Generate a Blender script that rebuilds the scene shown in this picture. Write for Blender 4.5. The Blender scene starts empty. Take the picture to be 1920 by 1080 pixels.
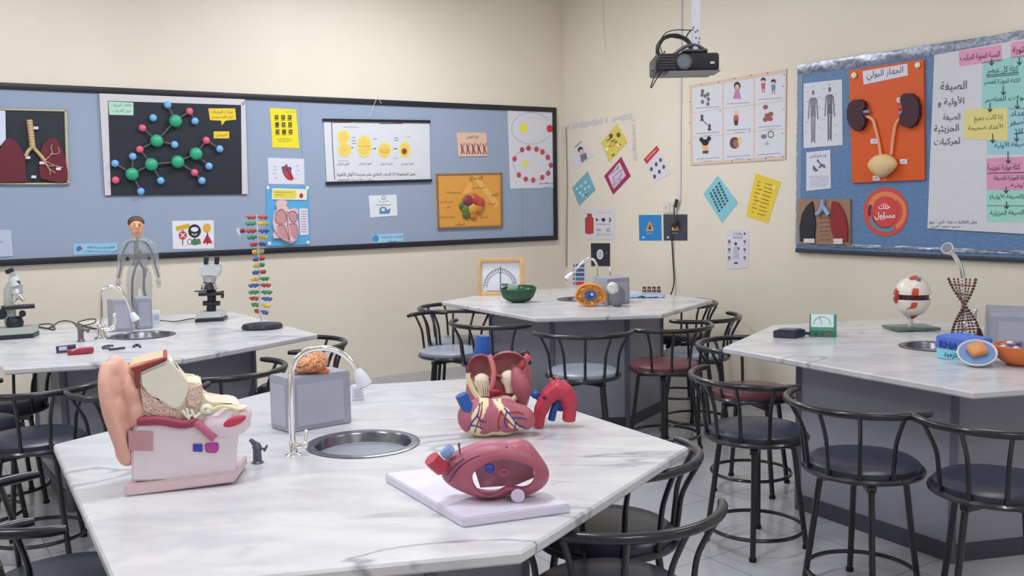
import bpy, bmesh, math, random
from mathutils import Vector, Matrix, noise
random.seed(4)
sc = bpy.context.scene
col = sc.collection
PI = math.pi
# ------------------------------------------------------------------ camera, world, exposure
F, PITCH, ROLL, H = 1820.0, -0.0933, -0.0166, 1.6
WY, CX, CY = 0.5839, 0.5275, 9.335            # wall yaw and the room's far corner
fw = Vector((0, math.cos(PITCH), math.sin(PITCH)))
rr = Vector((1, 0, 0)); uu = rr.cross(fw)
r2 = math.cos(ROLL)*rr + math.sin(ROLL)*uu
u2 = -math.sin(ROLL)*rr + math.cos(ROLL)*uu
CAM = Vector((0, 0, H))
cd = bpy.data.cameras.new('camera'); cam = bpy.data.objects.new('camera', cd); col.objects.link(cam)
cd.sensor_width = 36; cd.lens = 36*F/1920; cd.clip_start = .05; cd.clip_end = 100
m = Matrix.Identity(4)
for i in range(3):
    m[i][0] = r2[i]; m[i][1] = u2[i]; m[i][2] = -fw[i]; m[i][3] = CAM[i]
cam.matrix_world = m
sc.camera = cam
w = bpy.data.worlds.new('world'); sc.world = w; w.use_nodes = True
w.node_tree.nodes['Background'].inputs[0].default_value = (.9, .95, 1, 1)
w.node_tree.nodes['Background'].inputs[1].default_value = .4
sc.view_settings.view_transform = 'Standard'; sc.view_settings.look = 'None'
sc.view_settings.gamma = 1; sc.view_settings.use_curve_mapping = False
sc.view_settings.exposure = 0.0

DL = Vector((math.cos(WY), math.sin(WY), 0)); DR = Vector((math.sin(WY), -math.cos(WY), 0))
CO = Vector((CX, CY, 0)); UP = Vector((0, 0, 1))
CEIL = 3.6
def wp(a, b, z=0):            # room coordinates: a metres left of the corner, b metres along the right wall
    return CO - DL*a + DR*b + UP*z

# ceiling tubes: (a, b, power)
LAMPS = [(2.2, 1.5), (4.6, 1.9), (7.4, 1.9), (1.6, 5.0), (4.6, 5.0), (7.4, 5.0), (1.6, 8.1), (4.6, 8.1)]
for i, (a, b) in enumerate(LAMPS):
    ld = bpy.data.lights.new('ceiling_tube_light', 'AREA'); ld.shape = 'RECTANGLE'; ld.size = 1.2; ld.size_y = .28
    ld.energy = (42, 31, 22, 9, 28, 27, 11, 28)[i]; ld.color = (.93, .975, 1)
    lo = bpy.data.objects.new('ceiling_tube_light', ld); col.objects.link(lo)
    lo.location = wp(a, b, CEIL-.10); lo.rotation_euler = (0, 0, WY)

# ------------------------------------------------------------------ pixel -> place helpers (1920x1080 frame)
def ray(x, y): return (x-960)/F*r2 + (540-y)/F*u2 + fw
def gp(x, y, z):
    d = ray(x, y); return CAM + d*((z-H)/d.z)
def atd(x, y, dist):          # point on the ray at forward distance dist
    d = ray(x, y); return CAM + d*(dist/d.y)
def wallhit(W, x, y):
    n = DR if W == 'L' else DL
    d = ray(x, y); return CAM + d*((CO-CAM).dot(n)/d.dot(n))

# ------------------------------------------------------------------ materials
def lin(c): c /= 255.0; return c/12.92 if c <= .04045 else ((c+.055)/1.055)**2.4
K = .80
_M = {}
def M(rgb, rough=.6, metal=0, var=.05, scale=30, bump=0, coat=0, k=K):
    key = (rgb, rough, metal, var, scale, bump, coat)
    if key in _M: return _M[key]
    mt = bpy.data.materials.new('mat_%d_%d_%d' % rgb); mt.use_nodes = True
    nt = mt.node_tree; b = nt.nodes['Principled BSDF']
    base = [min(.93, lin(c)/k) for c in rgb]
    tc = nt.nodes.new('ShaderNodeTexCoord'); nz = nt.nodes.new('ShaderNodeTexNoise')
    nz.inputs['Scale'].default_value = scale; nz.inputs['Detail'].default_value = 3
    nt.links.new(tc.outputs['Object'], nz.inputs['Vector'])
    mx = nt.nodes.new('ShaderNodeMix'); mx.data_type = 'RGBA'
    mx.inputs['A'].default_value = [c*(1-var) for c in base]+[1]
    mx.inputs['B'].default_value = [min(1, c*(1+var)) for c in base]+[1]
    nt.links.new(nz.outputs['Fac'], mx.inputs['Factor']); nt.links.new(mx.outputs['Result'], b.inputs['Base Color'])
    b.inputs['Roughness'].default_value = rough; b.inputs['Metallic'].default_value = metal
    if coat: b.inputs['Coat Weight'].default_value = coat; b.inputs['Coat Roughness'].default_value = .1
    if bump:
        bp = nt.nodes.new('ShaderNodeBump'); bp.inputs['Strength'].default_value = bump; bp.inputs['Distance'].default_value = .004
        nt.links.new(nz.outputs['Fac'], bp.inputs['Height']); nt.links.new(bp.outputs['Normal'], b.inputs['Normal'])
    _M[key] = mt; return mt
BLACK = M((24, 24, 32), .3, 0, .1, coat=.4)
STEEL = M((190, 192, 200), .18, 1)
CHROME = M((225, 226, 232), .08, 1)
def two_tone(name, ca, cb, scale, lo, hi, rough=.5, k=K, kind='noise', detail=4, distort=0, bump=0, metal=0):
    mt = bpy.data.materials.new(name); mt.use_nodes = True; nt = mt.node_tree; b = nt.nodes['Principled BSDF']
    tc = nt.nodes.new('ShaderNodeTexCoord')
    if kind == 'noise':
        t = nt.nodes.new('ShaderNodeTexNoise'); t.inputs['Detail'].default_value = detail; t.inputs['Distortion'].default_value = distort; out = t.outputs['Fac']
    else:
        t = nt.nodes.new('ShaderNodeTexVoronoi'); out = t.outputs['Distance']
    t.inputs['Scale'].default_value = scale
    nt.links.new(tc.outputs['Object'], t.inputs['Vector'])
    cr = nt.nodes.new('ShaderNodeValToRGB'); cr.color_ramp.elements[0].position = lo; cr.color_ramp.elements[1].position = hi
    cr.color_ramp.elements[0].color = [min(.93, lin(c)/k) for c in ca]+[1]; cr.color_ramp.elements[1].color = [min(.93, lin(c)/k) for c in cb]+[1]
    nt.links.new(out, cr.inputs[0]); nt.links.new(cr.outputs[0], b.inputs['Base Color'])
    b.inputs['Roughness'].default_value = rough; b.inputs['Metallic'].default_value = metal
    if bump:
        bp = nt.nodes.new('ShaderNodeBump'); bp.inputs['Strength'].default_value = bump; bp.inputs['Distance'].default_value = .003
        nt.links.new(out, bp.inputs['Height']); nt.links.new(bp.outputs['Normal'], b.inputs['Normal'])
    return mt
def marble():
    mt = bpy.data.materials.new('marble'); mt.use_nodes = True; nt = mt.node_tree; b = nt.nodes['Principled BSDF']
    L = nt.links.new; N = nt.nodes.new
    tc = N('ShaderNodeTexCoord'); mp = N('ShaderNodeMapping'); mp.inputs['Scale'].default_value = (1.0, 2.1, 1); mp.inputs['Rotation'].default_value = (0, 0, .35)
    L(tc.outputs['Object'], mp.inputs[0])
    n1 = N('ShaderNodeTexNoise'); n1.inputs['Scale'].default_value = .9; n1.inputs['Detail'].default_value = 6; n1.inputs['Distortion'].default_value = .8
    L(mp.outputs[0], n1.inputs['Vector'])
    cr = N('ShaderNodeValToRGB'); e = cr.color_ramp.elements
    W = (.74, .735, .76, 1); G = (.34, .34, .40, 1)
    e[0].position = .485; e[0].color = W; e[1].position = .515; e[1].color = W
    x = e.new(.5); x.color = G
    L(n1.outputs['Fac'], cr.inputs[0])
    n2 = N('ShaderNodeTexNoise'); n2.inputs['Scale'].default_value = 3; n2.inputs['Detail'].default_value = 5; n2.inputs['Distortion'].default_value = 1.5
    L(mp.outputs[0], n2.inputs['Vector'])
    c2 = N('ShaderNodeValToRGB'); c2.color_ramp.elements[0].position = .35; c2.color_ramp.elements[0].color = (.83, .83, .87, 1)
    c2.color_ramp.elements[1].position = .6; c2.color_ramp.elements[1].color = (1, 1, 1, 1)
    L(n2.outputs['Fac'], c2.inputs[0])
    n3 = N('ShaderNodeTexNoise'); n3.inputs['Scale'].default_value = 1.2; L(tc.outputs['Object'], n3.inputs['Vector'])
    c3 = N('ShaderNodeValToRGB'); c3.color_ramp.elements[0].position = .42; c3.color_ramp.elements[1].position = .6; L(n3.outputs['Fac'], c3.inputs[0])
    mv = N('ShaderNodeMix'); mv.data_type = 'RGBA'; L(c3.outputs[0], mv.inputs['Factor']); mv.inputs['A'].default_value = W; L(cr.outputs[0], mv.inputs['B'])
    mx = N('ShaderNodeMix'); mx.data_type = 'RGBA'; mx.blend_type = 'MULTIPLY'; mx.inputs['Factor'].default_value = 1
    L(mv.outputs['Result'], mx.inputs['A']); L(c2.outputs[0], mx.inputs['B']); L(mx.outputs['Result'], b.inputs['Base Color'])
    b.inputs['Roughness'].default_value = .22
    return mt
MARBLE = marble()
def clear_mat(name, rgb, alpha, rough=.12):
    mt = bpy.data.materials.new(name); mt.use_nodes = True; b = mt.node_tree.nodes['Principled BSDF']
    b.inputs['Base Color'].default_value = [lin(c) for c in rgb]+[1]; b.inputs['Roughness'].default_value = rough
    b.inputs['Alpha'].default_value = alpha; return mt

# ------------------------------------------------------------------ mesh helpers
def new(): return bmesh.new()
def finish(name, bm, mat, parent=None, smooth=True, loc=None, mats=None, ang=38):
    bmesh.ops.recalc_face_normals(bm, faces=bm.faces)
    me = bpy.data.meshes.new(name); bm.to_mesh(me); bm.free()
    for mm in (mats or [mat]): me.materials.append(mm)
    if smooth and len(me.polygons):
        me.polygons.foreach_set('use_smooth', [True]*len(me.polygons)); me.set_sharp_from_angle(angle=math.radians(ang))
    o = bpy.data.objects.new(name, me); col.objects.link(o)
    if parent: o.parent = parent
    if loc is not None: o.location = loc
    return o
def tag(o, label=None, cat=None, group=None, kind=None):
    if label: o['label'] = label
    if cat: o['category'] = cat
    if group: o['group'] = group
    if kind: o['kind'] = kind
    return o
def empty(name, label, cat, loc=(0, 0, 0), rz=0, group=None):
    o = bpy.data.objects.new(name, None); col.objects.link(o); o.location = loc; o.rotation_euler = (0, 0, rz)
    o.empty_display_size = .05
    return tag(o, label, cat, group)
def struct(name, bm, mat, smooth=False): return tag(finish(name, bm, mat, smooth=smooth), kind='structure')
def box(bm, c, s, R=None, bev=0):
    g = bmesh.ops.create_cube(bm, size=1)['verts']
    Mx = Matrix.Translation(Vector(c)) @ (R if R else Matrix.Identity(4)) @ Matrix.Diagonal((s[0], s[1], s[2], 1))
    bmesh.ops.transform(bm, matrix=Mx, verts=g)
    if bev:
        ed = list({e for v in g for e in v.link_edges})
        bmesh.ops.bevel(bm, geom=ed, offset=bev, segments=2, affect='EDGES', profile=.5)
def rotm(ax, a): return Matrix.Rotation(a, 4, ax)
def prism(bm, pts, ext):      # pts: list of Vectors (planar), ext: Vector
    a = [bm.verts.new(p) for p in pts]; b = [bm.verts.new(Vector(p)+ext) for p in pts]; n = len(a)
    bm.faces.new(a); bm.faces.new(b[::-1])
    for i in range(n): bm.faces.new((a[i], b[i], b[(i+1) % n], a[(i+1) % n]))
def tube(bm, pts, r, seg=10, closed=False, cap=True):
    pts = [Vector(p) for p in pts]; n = len(pts); rs = r if isinstance(r, (list, tuple)) else [r]*n
    T = []
    for i in range(n):
        if closed: t = pts[(i+1) % n]-pts[i-1]
        else: t = pts[min(i+1, n-1)]-pts[max(i-1, 0)]
        T.append(t.normalized() if t.length > 1e-9 else Vector((0, 0, 1)))
    nrm = T[0].orthogonal().normalized(); rings = []
    for i in range(n):
        nrm = (nrm - T[i]*nrm.dot(T[i]));
        nrm = nrm.normalized() if nrm.length > 1e-6 else T[i].orthogonal().normalized()
        bn = T[i].cross(nrm)
        rings.append([bm.verts.new(pts[i]+(nrm*math.cos(2*PI*k/seg)+bn*math.sin(2*PI*k/seg))*rs[i]) for k in range(seg)])
    for i in range(n if closed else n-1):
        A, B = rings[i], rings[(i+1) % n]
        off = 0
        if closed and i == n-1:
            off = min(range(seg), key=lambda o: (A[0].co-B[o].co).length)
        for k in range(seg): bm.faces.new((A[k], A[(k+1) % seg], B[(k+1+off) % seg], B[(k+off) % seg]))
    if cap and not closed:
        bm.faces.new(rings[0][::-1]); bm.faces.new(rings[-1])
def smooth_path(pts, n=6):
    P = [Vector(p) for p in pts]; out = []
    for i in range(len(P)-1):
        p0 = P[max(i-1, 0)]; p1 = P[i]; p2 = P[i+1]; p3 = P[min(i+2, len(P)-1)]
        for k in range(n):
            t = k/n
            out.append(.5*((2*p1)+(p2-p0)*t+(2*p0-5*p1+4*p2-p3)*t*t+(3*p1-p0-3*p2+p3)*t**3))
    return out+[P[-1]]
def lathe(bm, prof, c=(0, 0, 0), seg=32, R=None, sx=1, sy=1, cap=True):
    Mx = Matrix.Translation(Vector(c)) @ (R if R else Matrix.Identity(4)); rings = []
    for r, z in prof:
        if r < 1e-6: rings.append([bm.verts.new(Mx @ Vector((0, 0, z)))])
        else: rings.append([bm.verts.new(Mx @ Vector((r*sx*math.cos(2*PI*k/seg), r*sy*math.sin(2*PI*k/seg), z))) for k in range(seg)])
    for A, B in zip(rings, rings[1:]):
        for k in range(seg):
            a = [A[k], A[(k+1) % seg]] if len(A) > 1 else [A[0]]; b = [B[(k+1) % seg], B[k]] if len(B) > 1 else [B[0]]
            if len(a)+len(b) >= 3: bm.faces.new(a+b)
    if cap and len(rings[0]) > 1: bm.faces.new(rings[0][::-1])
    if cap and len(rings[-1]) > 1: bm.faces.new(rings[-1])
def torus(bm, c, R_, r, seg=40, s2=8, sx=1, sy=1):
    c = Vector(c); tube(bm, [c+Vector((R_*sx*math.cos(2*PI*k/seg), R_*sy*math.sin(2*PI*k/seg), 0)) for k in range(seg)], r, s2, closed=True)
def cyl(bm, a, b, r, seg=16, r2_=None): tube(bm, [a, b], [r, r if r2_ is None else r2_], seg)
def ball(bm, c, r, seg=20, R=None):
    rr_ = r if isinstance(r, (tuple, list)) else (r, r, r)
    g = bmesh.ops.create_uvsphere(bm, u_segments=seg, v_segments=max(8, seg*2//3), radius=1)['verts']
    bmesh.ops.transform(bm, matrix=Matrix.Translation(Vector(c)) @ (R if R else Matrix.Identity(4)) @ Matrix.Diagonal((*rr_, 1)), verts=g)
def blob(name, bm, vox, mat, parent, it=6, disp=None, keep=None):
    """fuse overlapping closed shells into one smooth skin"""
    o = finish(name, bm, mat, parent, smooth=False)
    md = o.modifiers.new('r', 'REMESH'); md.mode = 'VOXEL'; md.voxel_size = vox
    if it: ms = o.modifiers.new('s', 'SMOOTH'); ms.factor = .5; ms.iterations = it
    bpy.context.view_layer.update()
    dg = bpy.context.evaluated_depsgraph_get(); me = bpy.data.meshes.new_from_object(o.evaluated_get(dg))
    o.modifiers.clear(); o.data = me; me.name = name
    me.materials.clear(); me.materials.append(mat)
    if disp:
        ns = [v.normal.copy() for v in me.vertices]
        for v, n_ in zip(me.vertices, ns): v.co += n_*disp(v.co, n_)
    me.polygons.foreach_set('use_smooth', [True]*len(me.polygons))
    return o
def paint(o, mats, fn):       # several paints on one moulded skin; fn(center, normal)->slot
    for mm in mats: o.data.materials.append(mm)
    for p in o.data.polygons: p.material_index = fn(p.center, p.normal)
class Fr:
    """a place on a surface of height z, seen at pixel (bx,by); p() turns frame offsets into metres beside/above it"""
    def __init__(s, bx, by, z, dist=None):
        s.bx, s.by = bx, by; s.loc = gp(bx, by, z) if dist is None else atd(bx, by, dist)
        d = Vector((s.loc.x, s.loc.y, 0)); s.rz = -math.atan2(d.x, d.y); s.dist = (s.loc-CAM).dot(fw); s.k = s.dist/F
    def p(s, x, y, dy=0):
        n = Vector((-math.sin(s.rz), math.cos(s.rz), 0)); e = Vector((math.cos(s.rz), math.sin(s.rz), 0)); d = ray(x, y)
        q = CAM+d*((s.loc-CAM).dot(n)/d.dot(n))-s.loc
        return Vector((q.dot(e), dy*s.k, q.z))
    def b(s, x, y, dy=0): return Vector((s.p(x, y).x, dy*s.k, (s.by-y)*s.k))
    def root(s, name, label, cat, group=None): return empty(name, label, cat, s.loc, s.rz, group)

# ------------------------------------------------------------------ Arabic writing
AR = {'ا': 'FE8D FE8E', 'أ': 'FE83 FE84', 'إ': 'FE87 FE88', 'آ': 'FE81 FE82', 'ب': 'FE8F FE90 FE91 FE92', 'ة': 'FE93 FE94', 'ت': 'FE95 FE96 FE97 FE98', 'ث': 'FE99 FE9A FE9B FE9C',
      'ج': 'FE9D FE9E FE9F FEA0', 'ح': 'FEA1 FEA2 FEA3 FEA4', 'خ': 'FEA5 FEA6 FEA7 FEA8', 'د': 'FEA9 FEAA', 'ذ': 'FEAB FEAC', 'ر': 'FEAD FEAE', 'ز': 'FEAF FEB0',
      'س': 'FEB1 FEB2 FEB3 FEB4', 'ش': 'FEB5 FEB6 FEB7 FEB8', 'ص': 'FEB9 FEBA FEBB FEBC', 'ض': 'FEBD FEBE FEBF FEC0', 'ط': 'FEC1 FEC2 FEC3 FEC4', 'ع': 'FEC9 FECA FECB FECC',
      'غ': 'FECD FECE FECF FED0', 'ف': 'FED1 FED2 FED3 FED4', 'ق': 'FED5 FED6 FED7 FED8', 'ك': 'FED9 FEDA FEDB FEDC', 'ل': 'FEDD FEDE FEDF FEE0', 'م': 'FEE1 FEE2 FEE3 FEE4',
      'ن': 'FEE5 FEE6 FEE7 FEE8', 'ه': 'FEE9 FEEA FEEB FEEC', 'و': 'FEED FEEE', 'ؤ': 'FE85 FE86', 'ى': 'FEEF FEF0', 'ي': 'FEF1 FEF2 FEF3 FEF4', 'ئ': 'FE89 FE8A FE8B FE8C',
      'ﻻ': 'FEFB FEFC', 'ﻷ': 'FEF7 FEF8'}
AR = {k: [chr(int(x, 16)) for x in v.split()] for k, v in AR.items()}
def shape(s):
    s = s.replace('لا', 'ﻻ').replace('لأ', 'ﻷ')
    out = []
    for i, ch in enumerate(s):
        if ch not in AR: out.append({'(': ')', ')': '('}.get(ch, ch)); continue
        f = AR[ch]
        prev = i > 0 and s[i-1] in AR and len(AR[s[i-1]]) == 4
        nxt = i+1 < len(s) and s[i+1] in AR and len(f) == 4
        out.append(f[3] if prev and nxt else f[1] if prev else f[2] if nxt else f[0])
    return ''.join(out[::-1])
def is_ar(s): return any(c in AR for c in s)
_T = {}
def textmesh(s, bold=0):
    if (s, bold) in _T: return _T[(s, bold)]
    cu = bpy.data.curves.new('t', 'FONT'); cu.body = shape(s) if is_ar(s) else s; cu.resolution_u = 2; cu.offset = bold
    o = bpy.data.objects.new('t', cu); col.objects.link(o); bpy.context.view_layer.update()
    me = bpy.data.meshes.new_from_object(o.evaluated_get(bpy.context.evaluated_depsgraph_get()))
    V = [v.co.copy() for v in me.vertices]; Fc = [list(p.vertices) for p in me.polygons]
    bpy.data.objects.remove(o); bpy.data.curves.remove(cu); bpy.data.meshes.remove(me)
    xs = [v.x for v in V]; ys = [v.y for v in V]
    _T[(s, bold)] = (V, Fc, min(xs), max(xs), min(ys), max(ys)); return _T[(s, bold)]
def put_text(bm, s, fn, bold=0):      # fn(u,v) with u,v in 0..1 over the word's own box
    V, Fc, x0, x1, y0, y1 = textmesh(s, bold)
    vs = [bm.verts.new(fn((v.x-x0)/(x1-x0), (v.y-y0)/(y1-y0))) for v in V]
    for f in Fc:
        try: bm.faces.new([vs[i] for i in f])
        except ValueError: pass

# ------------------------------------------------------------------ things pinned on a wall
class Sheet:
    def __init__(s, name, label, cat, W, cs, th=.004, rgb=(200, 200, 212), off=.0, group=None, rough=.6, mat=None, bm=None):
        s.W = W; X = DL if W == 'L' else DR; Z = DR if W == 'L' else -DL
        P = [wallhit(W, *c) for c in cs]; c = sum(P, Vector())/len(P)
        s.X, s.Z, s.c = X, Z, c; s.off = off; s.th = th; s.acc = {}
        b = new(); prism(b, [s.q(*p)+Vector((0, 0, -th)) for p in cs], Vector((0, 0, th)))
        s.o = finish(name, b, mat or M(rgb, rough), smooth=False); tag(s.o, label, cat, group)
        mx = Matrix.Identity(4)
        o = c + Z*(off+th+.001)
        for i in range(3): mx[i][0] = X[i]; mx[i][1] = UP[i]; mx[i][2] = Z[i]; mx[i][3] = o[i]
        s.o.matrix_world = mx
        s.lv = 0; s.cs = cs; s.top = 0
    def q(s, x, y, z=0):
        d = wallhit(s.W, x, y)-s.c; return Vector((d.dot(s.X), d.z, z))
    def st(s, a, b):      # 0..1 across, 0..1 down (four-cornered sheets) -> frame coordinates
        (x0, y0), (x1, y1), (x2, y2), (x3, y3) = s.cs
        return ((x0*(1-a)+x1*a)*(1-b)+(x3*(1-a)+x2*a)*b, (y0*(1-a)+y1*a)*(1-b)+(y3*(1-a)+y2*a)*b)
    def B(s, name, rgb, rough=.6):
        k = (name, rgb, rough)
        if k not in s.acc: s.acc[k] = new()
        s.lv += 1; s.z = .0006+.00025*(s.lv % 12)
        return s.acc[k]
    def poly(s, name, pts, rgb, h=0, z=None, rough=.6):
        s.B('_', rgb, rough); z = s.z if z is None else z; b = new(); s.top = z-.0005+h
        if h: prism(b, [s.q(*p, z-.0005) for p in pts], Vector((0, 0, h)))
        else: prism(b, [s.q(*p, z-.0004) for p in pts], Vector((0, 0, .0004)))
        finish(name, b, M(rgb, rough), s.o, smooth=False)
    def rect(s, name, x0, y0, x1, y1, rgb, h=0, z=None, rough=.6): s.poly(name, [(x0, y0), (x1, y0), (x1, y1), (x0, y1)], rgb, h, z, rough)
    def strect(s, name, a0, b0, a1, b1, rgb, h=0, z=None): s.poly(name, [s.st(a0, b0), s.st(a1, b0), s.st(a1, b1), s.st(a0, b1)], rgb, h, z)
    def disc(s, name, x, y, rx, ry, rgb, h=0, z=None, n=20): s.poly(name, [(x+rx*math.cos(2*PI*k/n), y+ry*math.sin(2*PI*k/n)) for k in range(n)], rgb, h, z)
    def ringd(s, name, x, y, rx, ry, wd, rgb, a0=0, a1=360, n=36, z=None):
        b = s.B(name, rgb); z = s.z if z is None else z; pts = []
        for k in range(n+1):
            a = math.radians(a0+(a1-a0)*k/n); pts.append((math.cos(a), math.sin(a)))
        for (c0, s0), (c1, s1) in zip(pts, pts[1:]):
            vs = [b.verts.new(s.q(x+f*rx*cc, y+f*ry*ss, z)) for f, cc, ss in ((1, c0, s0), (1, c1, s1), (1-wd, c1, s1), (1-wd, c0, s0))]; b.faces.new(vs)
    def line(s, name, pts, wd, rgb, z=None):
        b = s.B(name, rgb); z = s.z if z is None else z
        for (x0, y0), (x1, y1) in zip(pts, pts[1:]):
            L_ = math.hypot(x1-x0, y1-y0) or 1; nx, ny = -(y1-y0)/L_*wd/2, (x1-x0)/L_*wd/2
            b.faces.new([b.verts.new(s.q(*p, z)) for p in ((x0+nx, y0+ny), (x1+nx, y1+ny), (x1-nx, y1-ny), (x0-nx, y0-ny))])
    def arrow(s, x0, y0, x1, y1, rgb, wd=1.4, hd=5, name='arrow'):
        s.line(name, [(x0, y0), (x1, y1)], wd, rgb); a = math.atan2(y1-y0, x1-x0)
        for t in (2.5, -2.5): s.line(name, [(x1, y1), (x1+hd*math.cos(a+t), y1+hd*math.sin(a+t))], wd, rgb)
    def text(s, txt, x0, y0, x1, y1, rgb, name='lettering', slope=0, bold=.0, ang=None):
        b = s.B(name, rgb); z = max(s.z+.0006, s.top+.0005)
        if ang is None: fn = lambda u, v: s.q(x0+(x1-x0)*u, y1+(y0-y1)*v+slope*(x1-x0)*u, z)
        else:   # box given by centre/size turned by ang degrees on the sheet
            cx, cy, wd, ht = x0, y0, x1, y1; ca, sa = math.cos(math.radians(ang)), math.sin(math.radians(ang))
            fn = lambda u, v: s.q(cx+(u-.5)*wd*ca+(v-.5)*ht*sa, cy+(u-.5)*wd*sa-(v-.5)*ht*ca, z)
        put_text(b, txt, fn, bold)
    def lines(s, x0, y0, x1, y1, n, rgb, name='small_print', wd=1.0, slope=0):
        rnd = random.Random(int(x0+y0)); b = s.B(name, rgb); z = s.z
        for i in range(n):
            y = y0+(y1-y0)*(i/(n-1) if n > 1 else 0); x = x0+rnd.random()*(x1-x0)*.12
            while x < x1-2:
                L_ = 2+rnd.random()*5; xe = min(x+L_, x1); o = (rnd.random()-.5)*wd*.8; yy = y+slope*(x-x0)
                b.faces.new([b.verts.new(s.q(*p, z)) for p in ((x, yy-wd/2+o), (xe, yy-wd/2-o), (xe, yy+wd/2-o), (x, yy+wd/2+o))]); x = xe+1.2
    def bump(s, name, x, y, r, rgb, flat=.7, rough=.4, lab=None):
        b = new(); k = (s.q(x+1, y)-s.q(x, y)).length; k2 = (s.q(x, y+1)-s.q(x, y)).length; k = k2
        ball(b, (0, 0, 0), (r*k, r*k, r*k*flat), 16); o = finish(name, b, M(rgb, rough), s.o); o.location = s.q(x, y, r*k*flat*.75)
        return o
    def tubes(s, name, paths, r, rgb, z=.006, rough=.5, seg=8, own=True):
        b = new()
        for P in paths: tube(b, smooth_path([s.q(x, y, z) for x, y in P], 5) if len(P) > 2 else [s.q(x, y, z) for x, y in P], r, seg)
        return finish(name, b, M(rgb, rough), s.o)
    def tacks(s, pts, rgb=(90, 60, 50), r=.0045):
        for x, y in pts:
            b = new(); ball(b, (0, 0, 0), (r, r, r*.8), 10); o = finish('tack', b, M(rgb, .3), s.o); o.location = s.q(x, y, .002)
    def end(s):
        for (n, rgb, ro), b in s.acc.items():
            if not len(b.verts): b.free(); continue
            finish(n, b, M(rgb, ro), s.o, smooth=False)
        s.acc = {}
        return s.o

# ================================================================== THE ROOM
WALLP = two_tone('cream_wall_paint', (213, 204, 189), (219, 210, 196), 1.3, .3, .7, rough=.42, detail=5)
FLOORM = M((176, 172, 178), .3, 0, .04, 3)
A_, B_ = 9.2, 9.8
def slab(name, p, q, th_dir, mat, h=CEIL):
    b = new(); prism(b, [p, q, q+UP*h, p+UP*h], th_dir); return struct(name, b, mat)
slab('wall_left', wp(-.15, 0), wp(A_+.15, 0), -DR*.15, WALLP)
slab('wall_right', wp(0, 0), wp(0, B_+.15), DL*.15, WALLP)
slab('wall_back', wp(0, B_), wp(A_, B_), DR*.15, WALLP)
slab('wall_side', wp(A_, 0), wp(A_, B_+.15), -DL*.15, WALLP)
b = new(); prism(b, [wp(-.15, -.15, -.1), wp(A_+.15, -.15, -.1), wp(A_+.15, B_+.15, -.1), wp(-.15, B_+.15, -.1)], UP*.1)
fo = struct('floor', b, FLOORM)
def tile_mat():
    mt = bpy.data.materials.new('floor_tiles'); mt.use_nodes = True; nt = mt.node_tree; bb = nt.nodes['Principled BSDF']
    tc = nt.nodes.new('ShaderNodeTexCoord'); mp = nt.nodes.new('ShaderNodeMapping'); mp.inputs['Rotation'].default_value = (0, 0, -WY)
    br = nt.nodes.new('ShaderNodeTexBrick'); br.offset = 0; br.inputs['Scale'].default_value = 1; br.inputs['Brick Width'].default_value = .6; br.inputs['Row Height'].default_value = .6
    br.inputs['Mortar Size'].default_value = .003; br.inputs['Color1'].default_value = (.50, .50, .55, 1); br.inputs['Color2'].default_value = (.53, .53, .58, 1); br.inputs['Mortar'].default_value = (.28, .28, .32, 1)
    nt.links.new(tc.outputs['Object'], mp.inputs[0]); nt.links.new(mp.outputs[0], br.inputs['Vector']); nt.links.new(br.outputs[0], bb.inputs['Base Color'])
    bb.inputs['Roughness'].default_value = .18; return mt
fo.data.materials.clear(); fo.data.materials.append(tile_mat())
b = new(); prism(b, [wp(-.15, -.15, CEIL), wp(A_+.15, -.15, CEIL), wp(A_+.15, B_+.15, CEIL), wp(-.15, B_+.15, CEIL)], UP*.1)
struct('ceiling', b, M((225, 225, 222), .8))
for nm, p, q, d in (('baseboard_left', wp(0, .001), wp(A_, .001), DR*.012), ('baseboard_right', wp(.001, 0), wp(.001, B_), -DL*.012)):
    b = new(); prism(b, [p, q, q+UP*.09, p+UP*.09], d); struct(nm, b, M((196, 190, 188), .3))
# painted-over cable conduit running up the right wall, and cracks in the plaster
def wallbar(name, W, pts, wd, th, mat):
    b = new(); X = DL if W == 'L' else DR; Z = DR if W == 'L' else -DL
    for p, q in zip(pts, pts[1:]):
        P, Q = wallhit(W, *p), wallhit(W, *q); t = (Q-P).normalized(); s = t.cross(Z)*wd/2
        prism(b, [P+s+Z*.0008, Q+s+Z*.0008, Q-s+Z*.0008, P-s+Z*.0008], Z*th)
    return b
struct('trim_1', wallbar('c', 'R', [(1279, -40), (1276, 379)], .022, .014, 0), M((205, 203, 206), .5))
struct('trim_2', wallbar('c', 'R', [(1062, 238), (1064, 330), (1063, 500)], .018, .006, 0), M((150, 142, 138), .8))
struct('trim_3', wallbar('c', 'R', [(1131, -20), (1132, 40), (1136, 95)], .005, .001, 0), M((188, 172, 150), .8))
b = new(); rnd = random.Random(3)
for p, q, n, jw in (((1064, 238), (1186, 217), 26, .02), ((1187, 217), (1191, 300), 16, .02)):
    for i in range(n):
        t0, t1 = i/n, (i+.8+rnd.random()*.3)/n
        if rnd.random() < .12: continue
        P = wallhit('R', p[0]+(q[0]-p[0])*t0, p[1]+(q[1]-p[1])*t0+rnd.uniform(-1.5, 1.5)); Q = wallhit('R', p[0]+(q[0]-p[0])*t1, p[1]+(q[1]-p[1])*t1+rnd.uniform(-1.5, 1.5))
        s = (Q-P).normalized().cross(-DL)*(jw*(.5+rnd.random()))
        prism(b, [P+s-DL*.001, Q+s-DL*.001, Q-s-DL*.001, P-s-DL*.001], -DL*.002)
tag(finish('tape_residue', b, M((196, 192, 192), .7), smooth=False), 'peeling grey strip of old tape framing the corner posters', 'tape')
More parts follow.
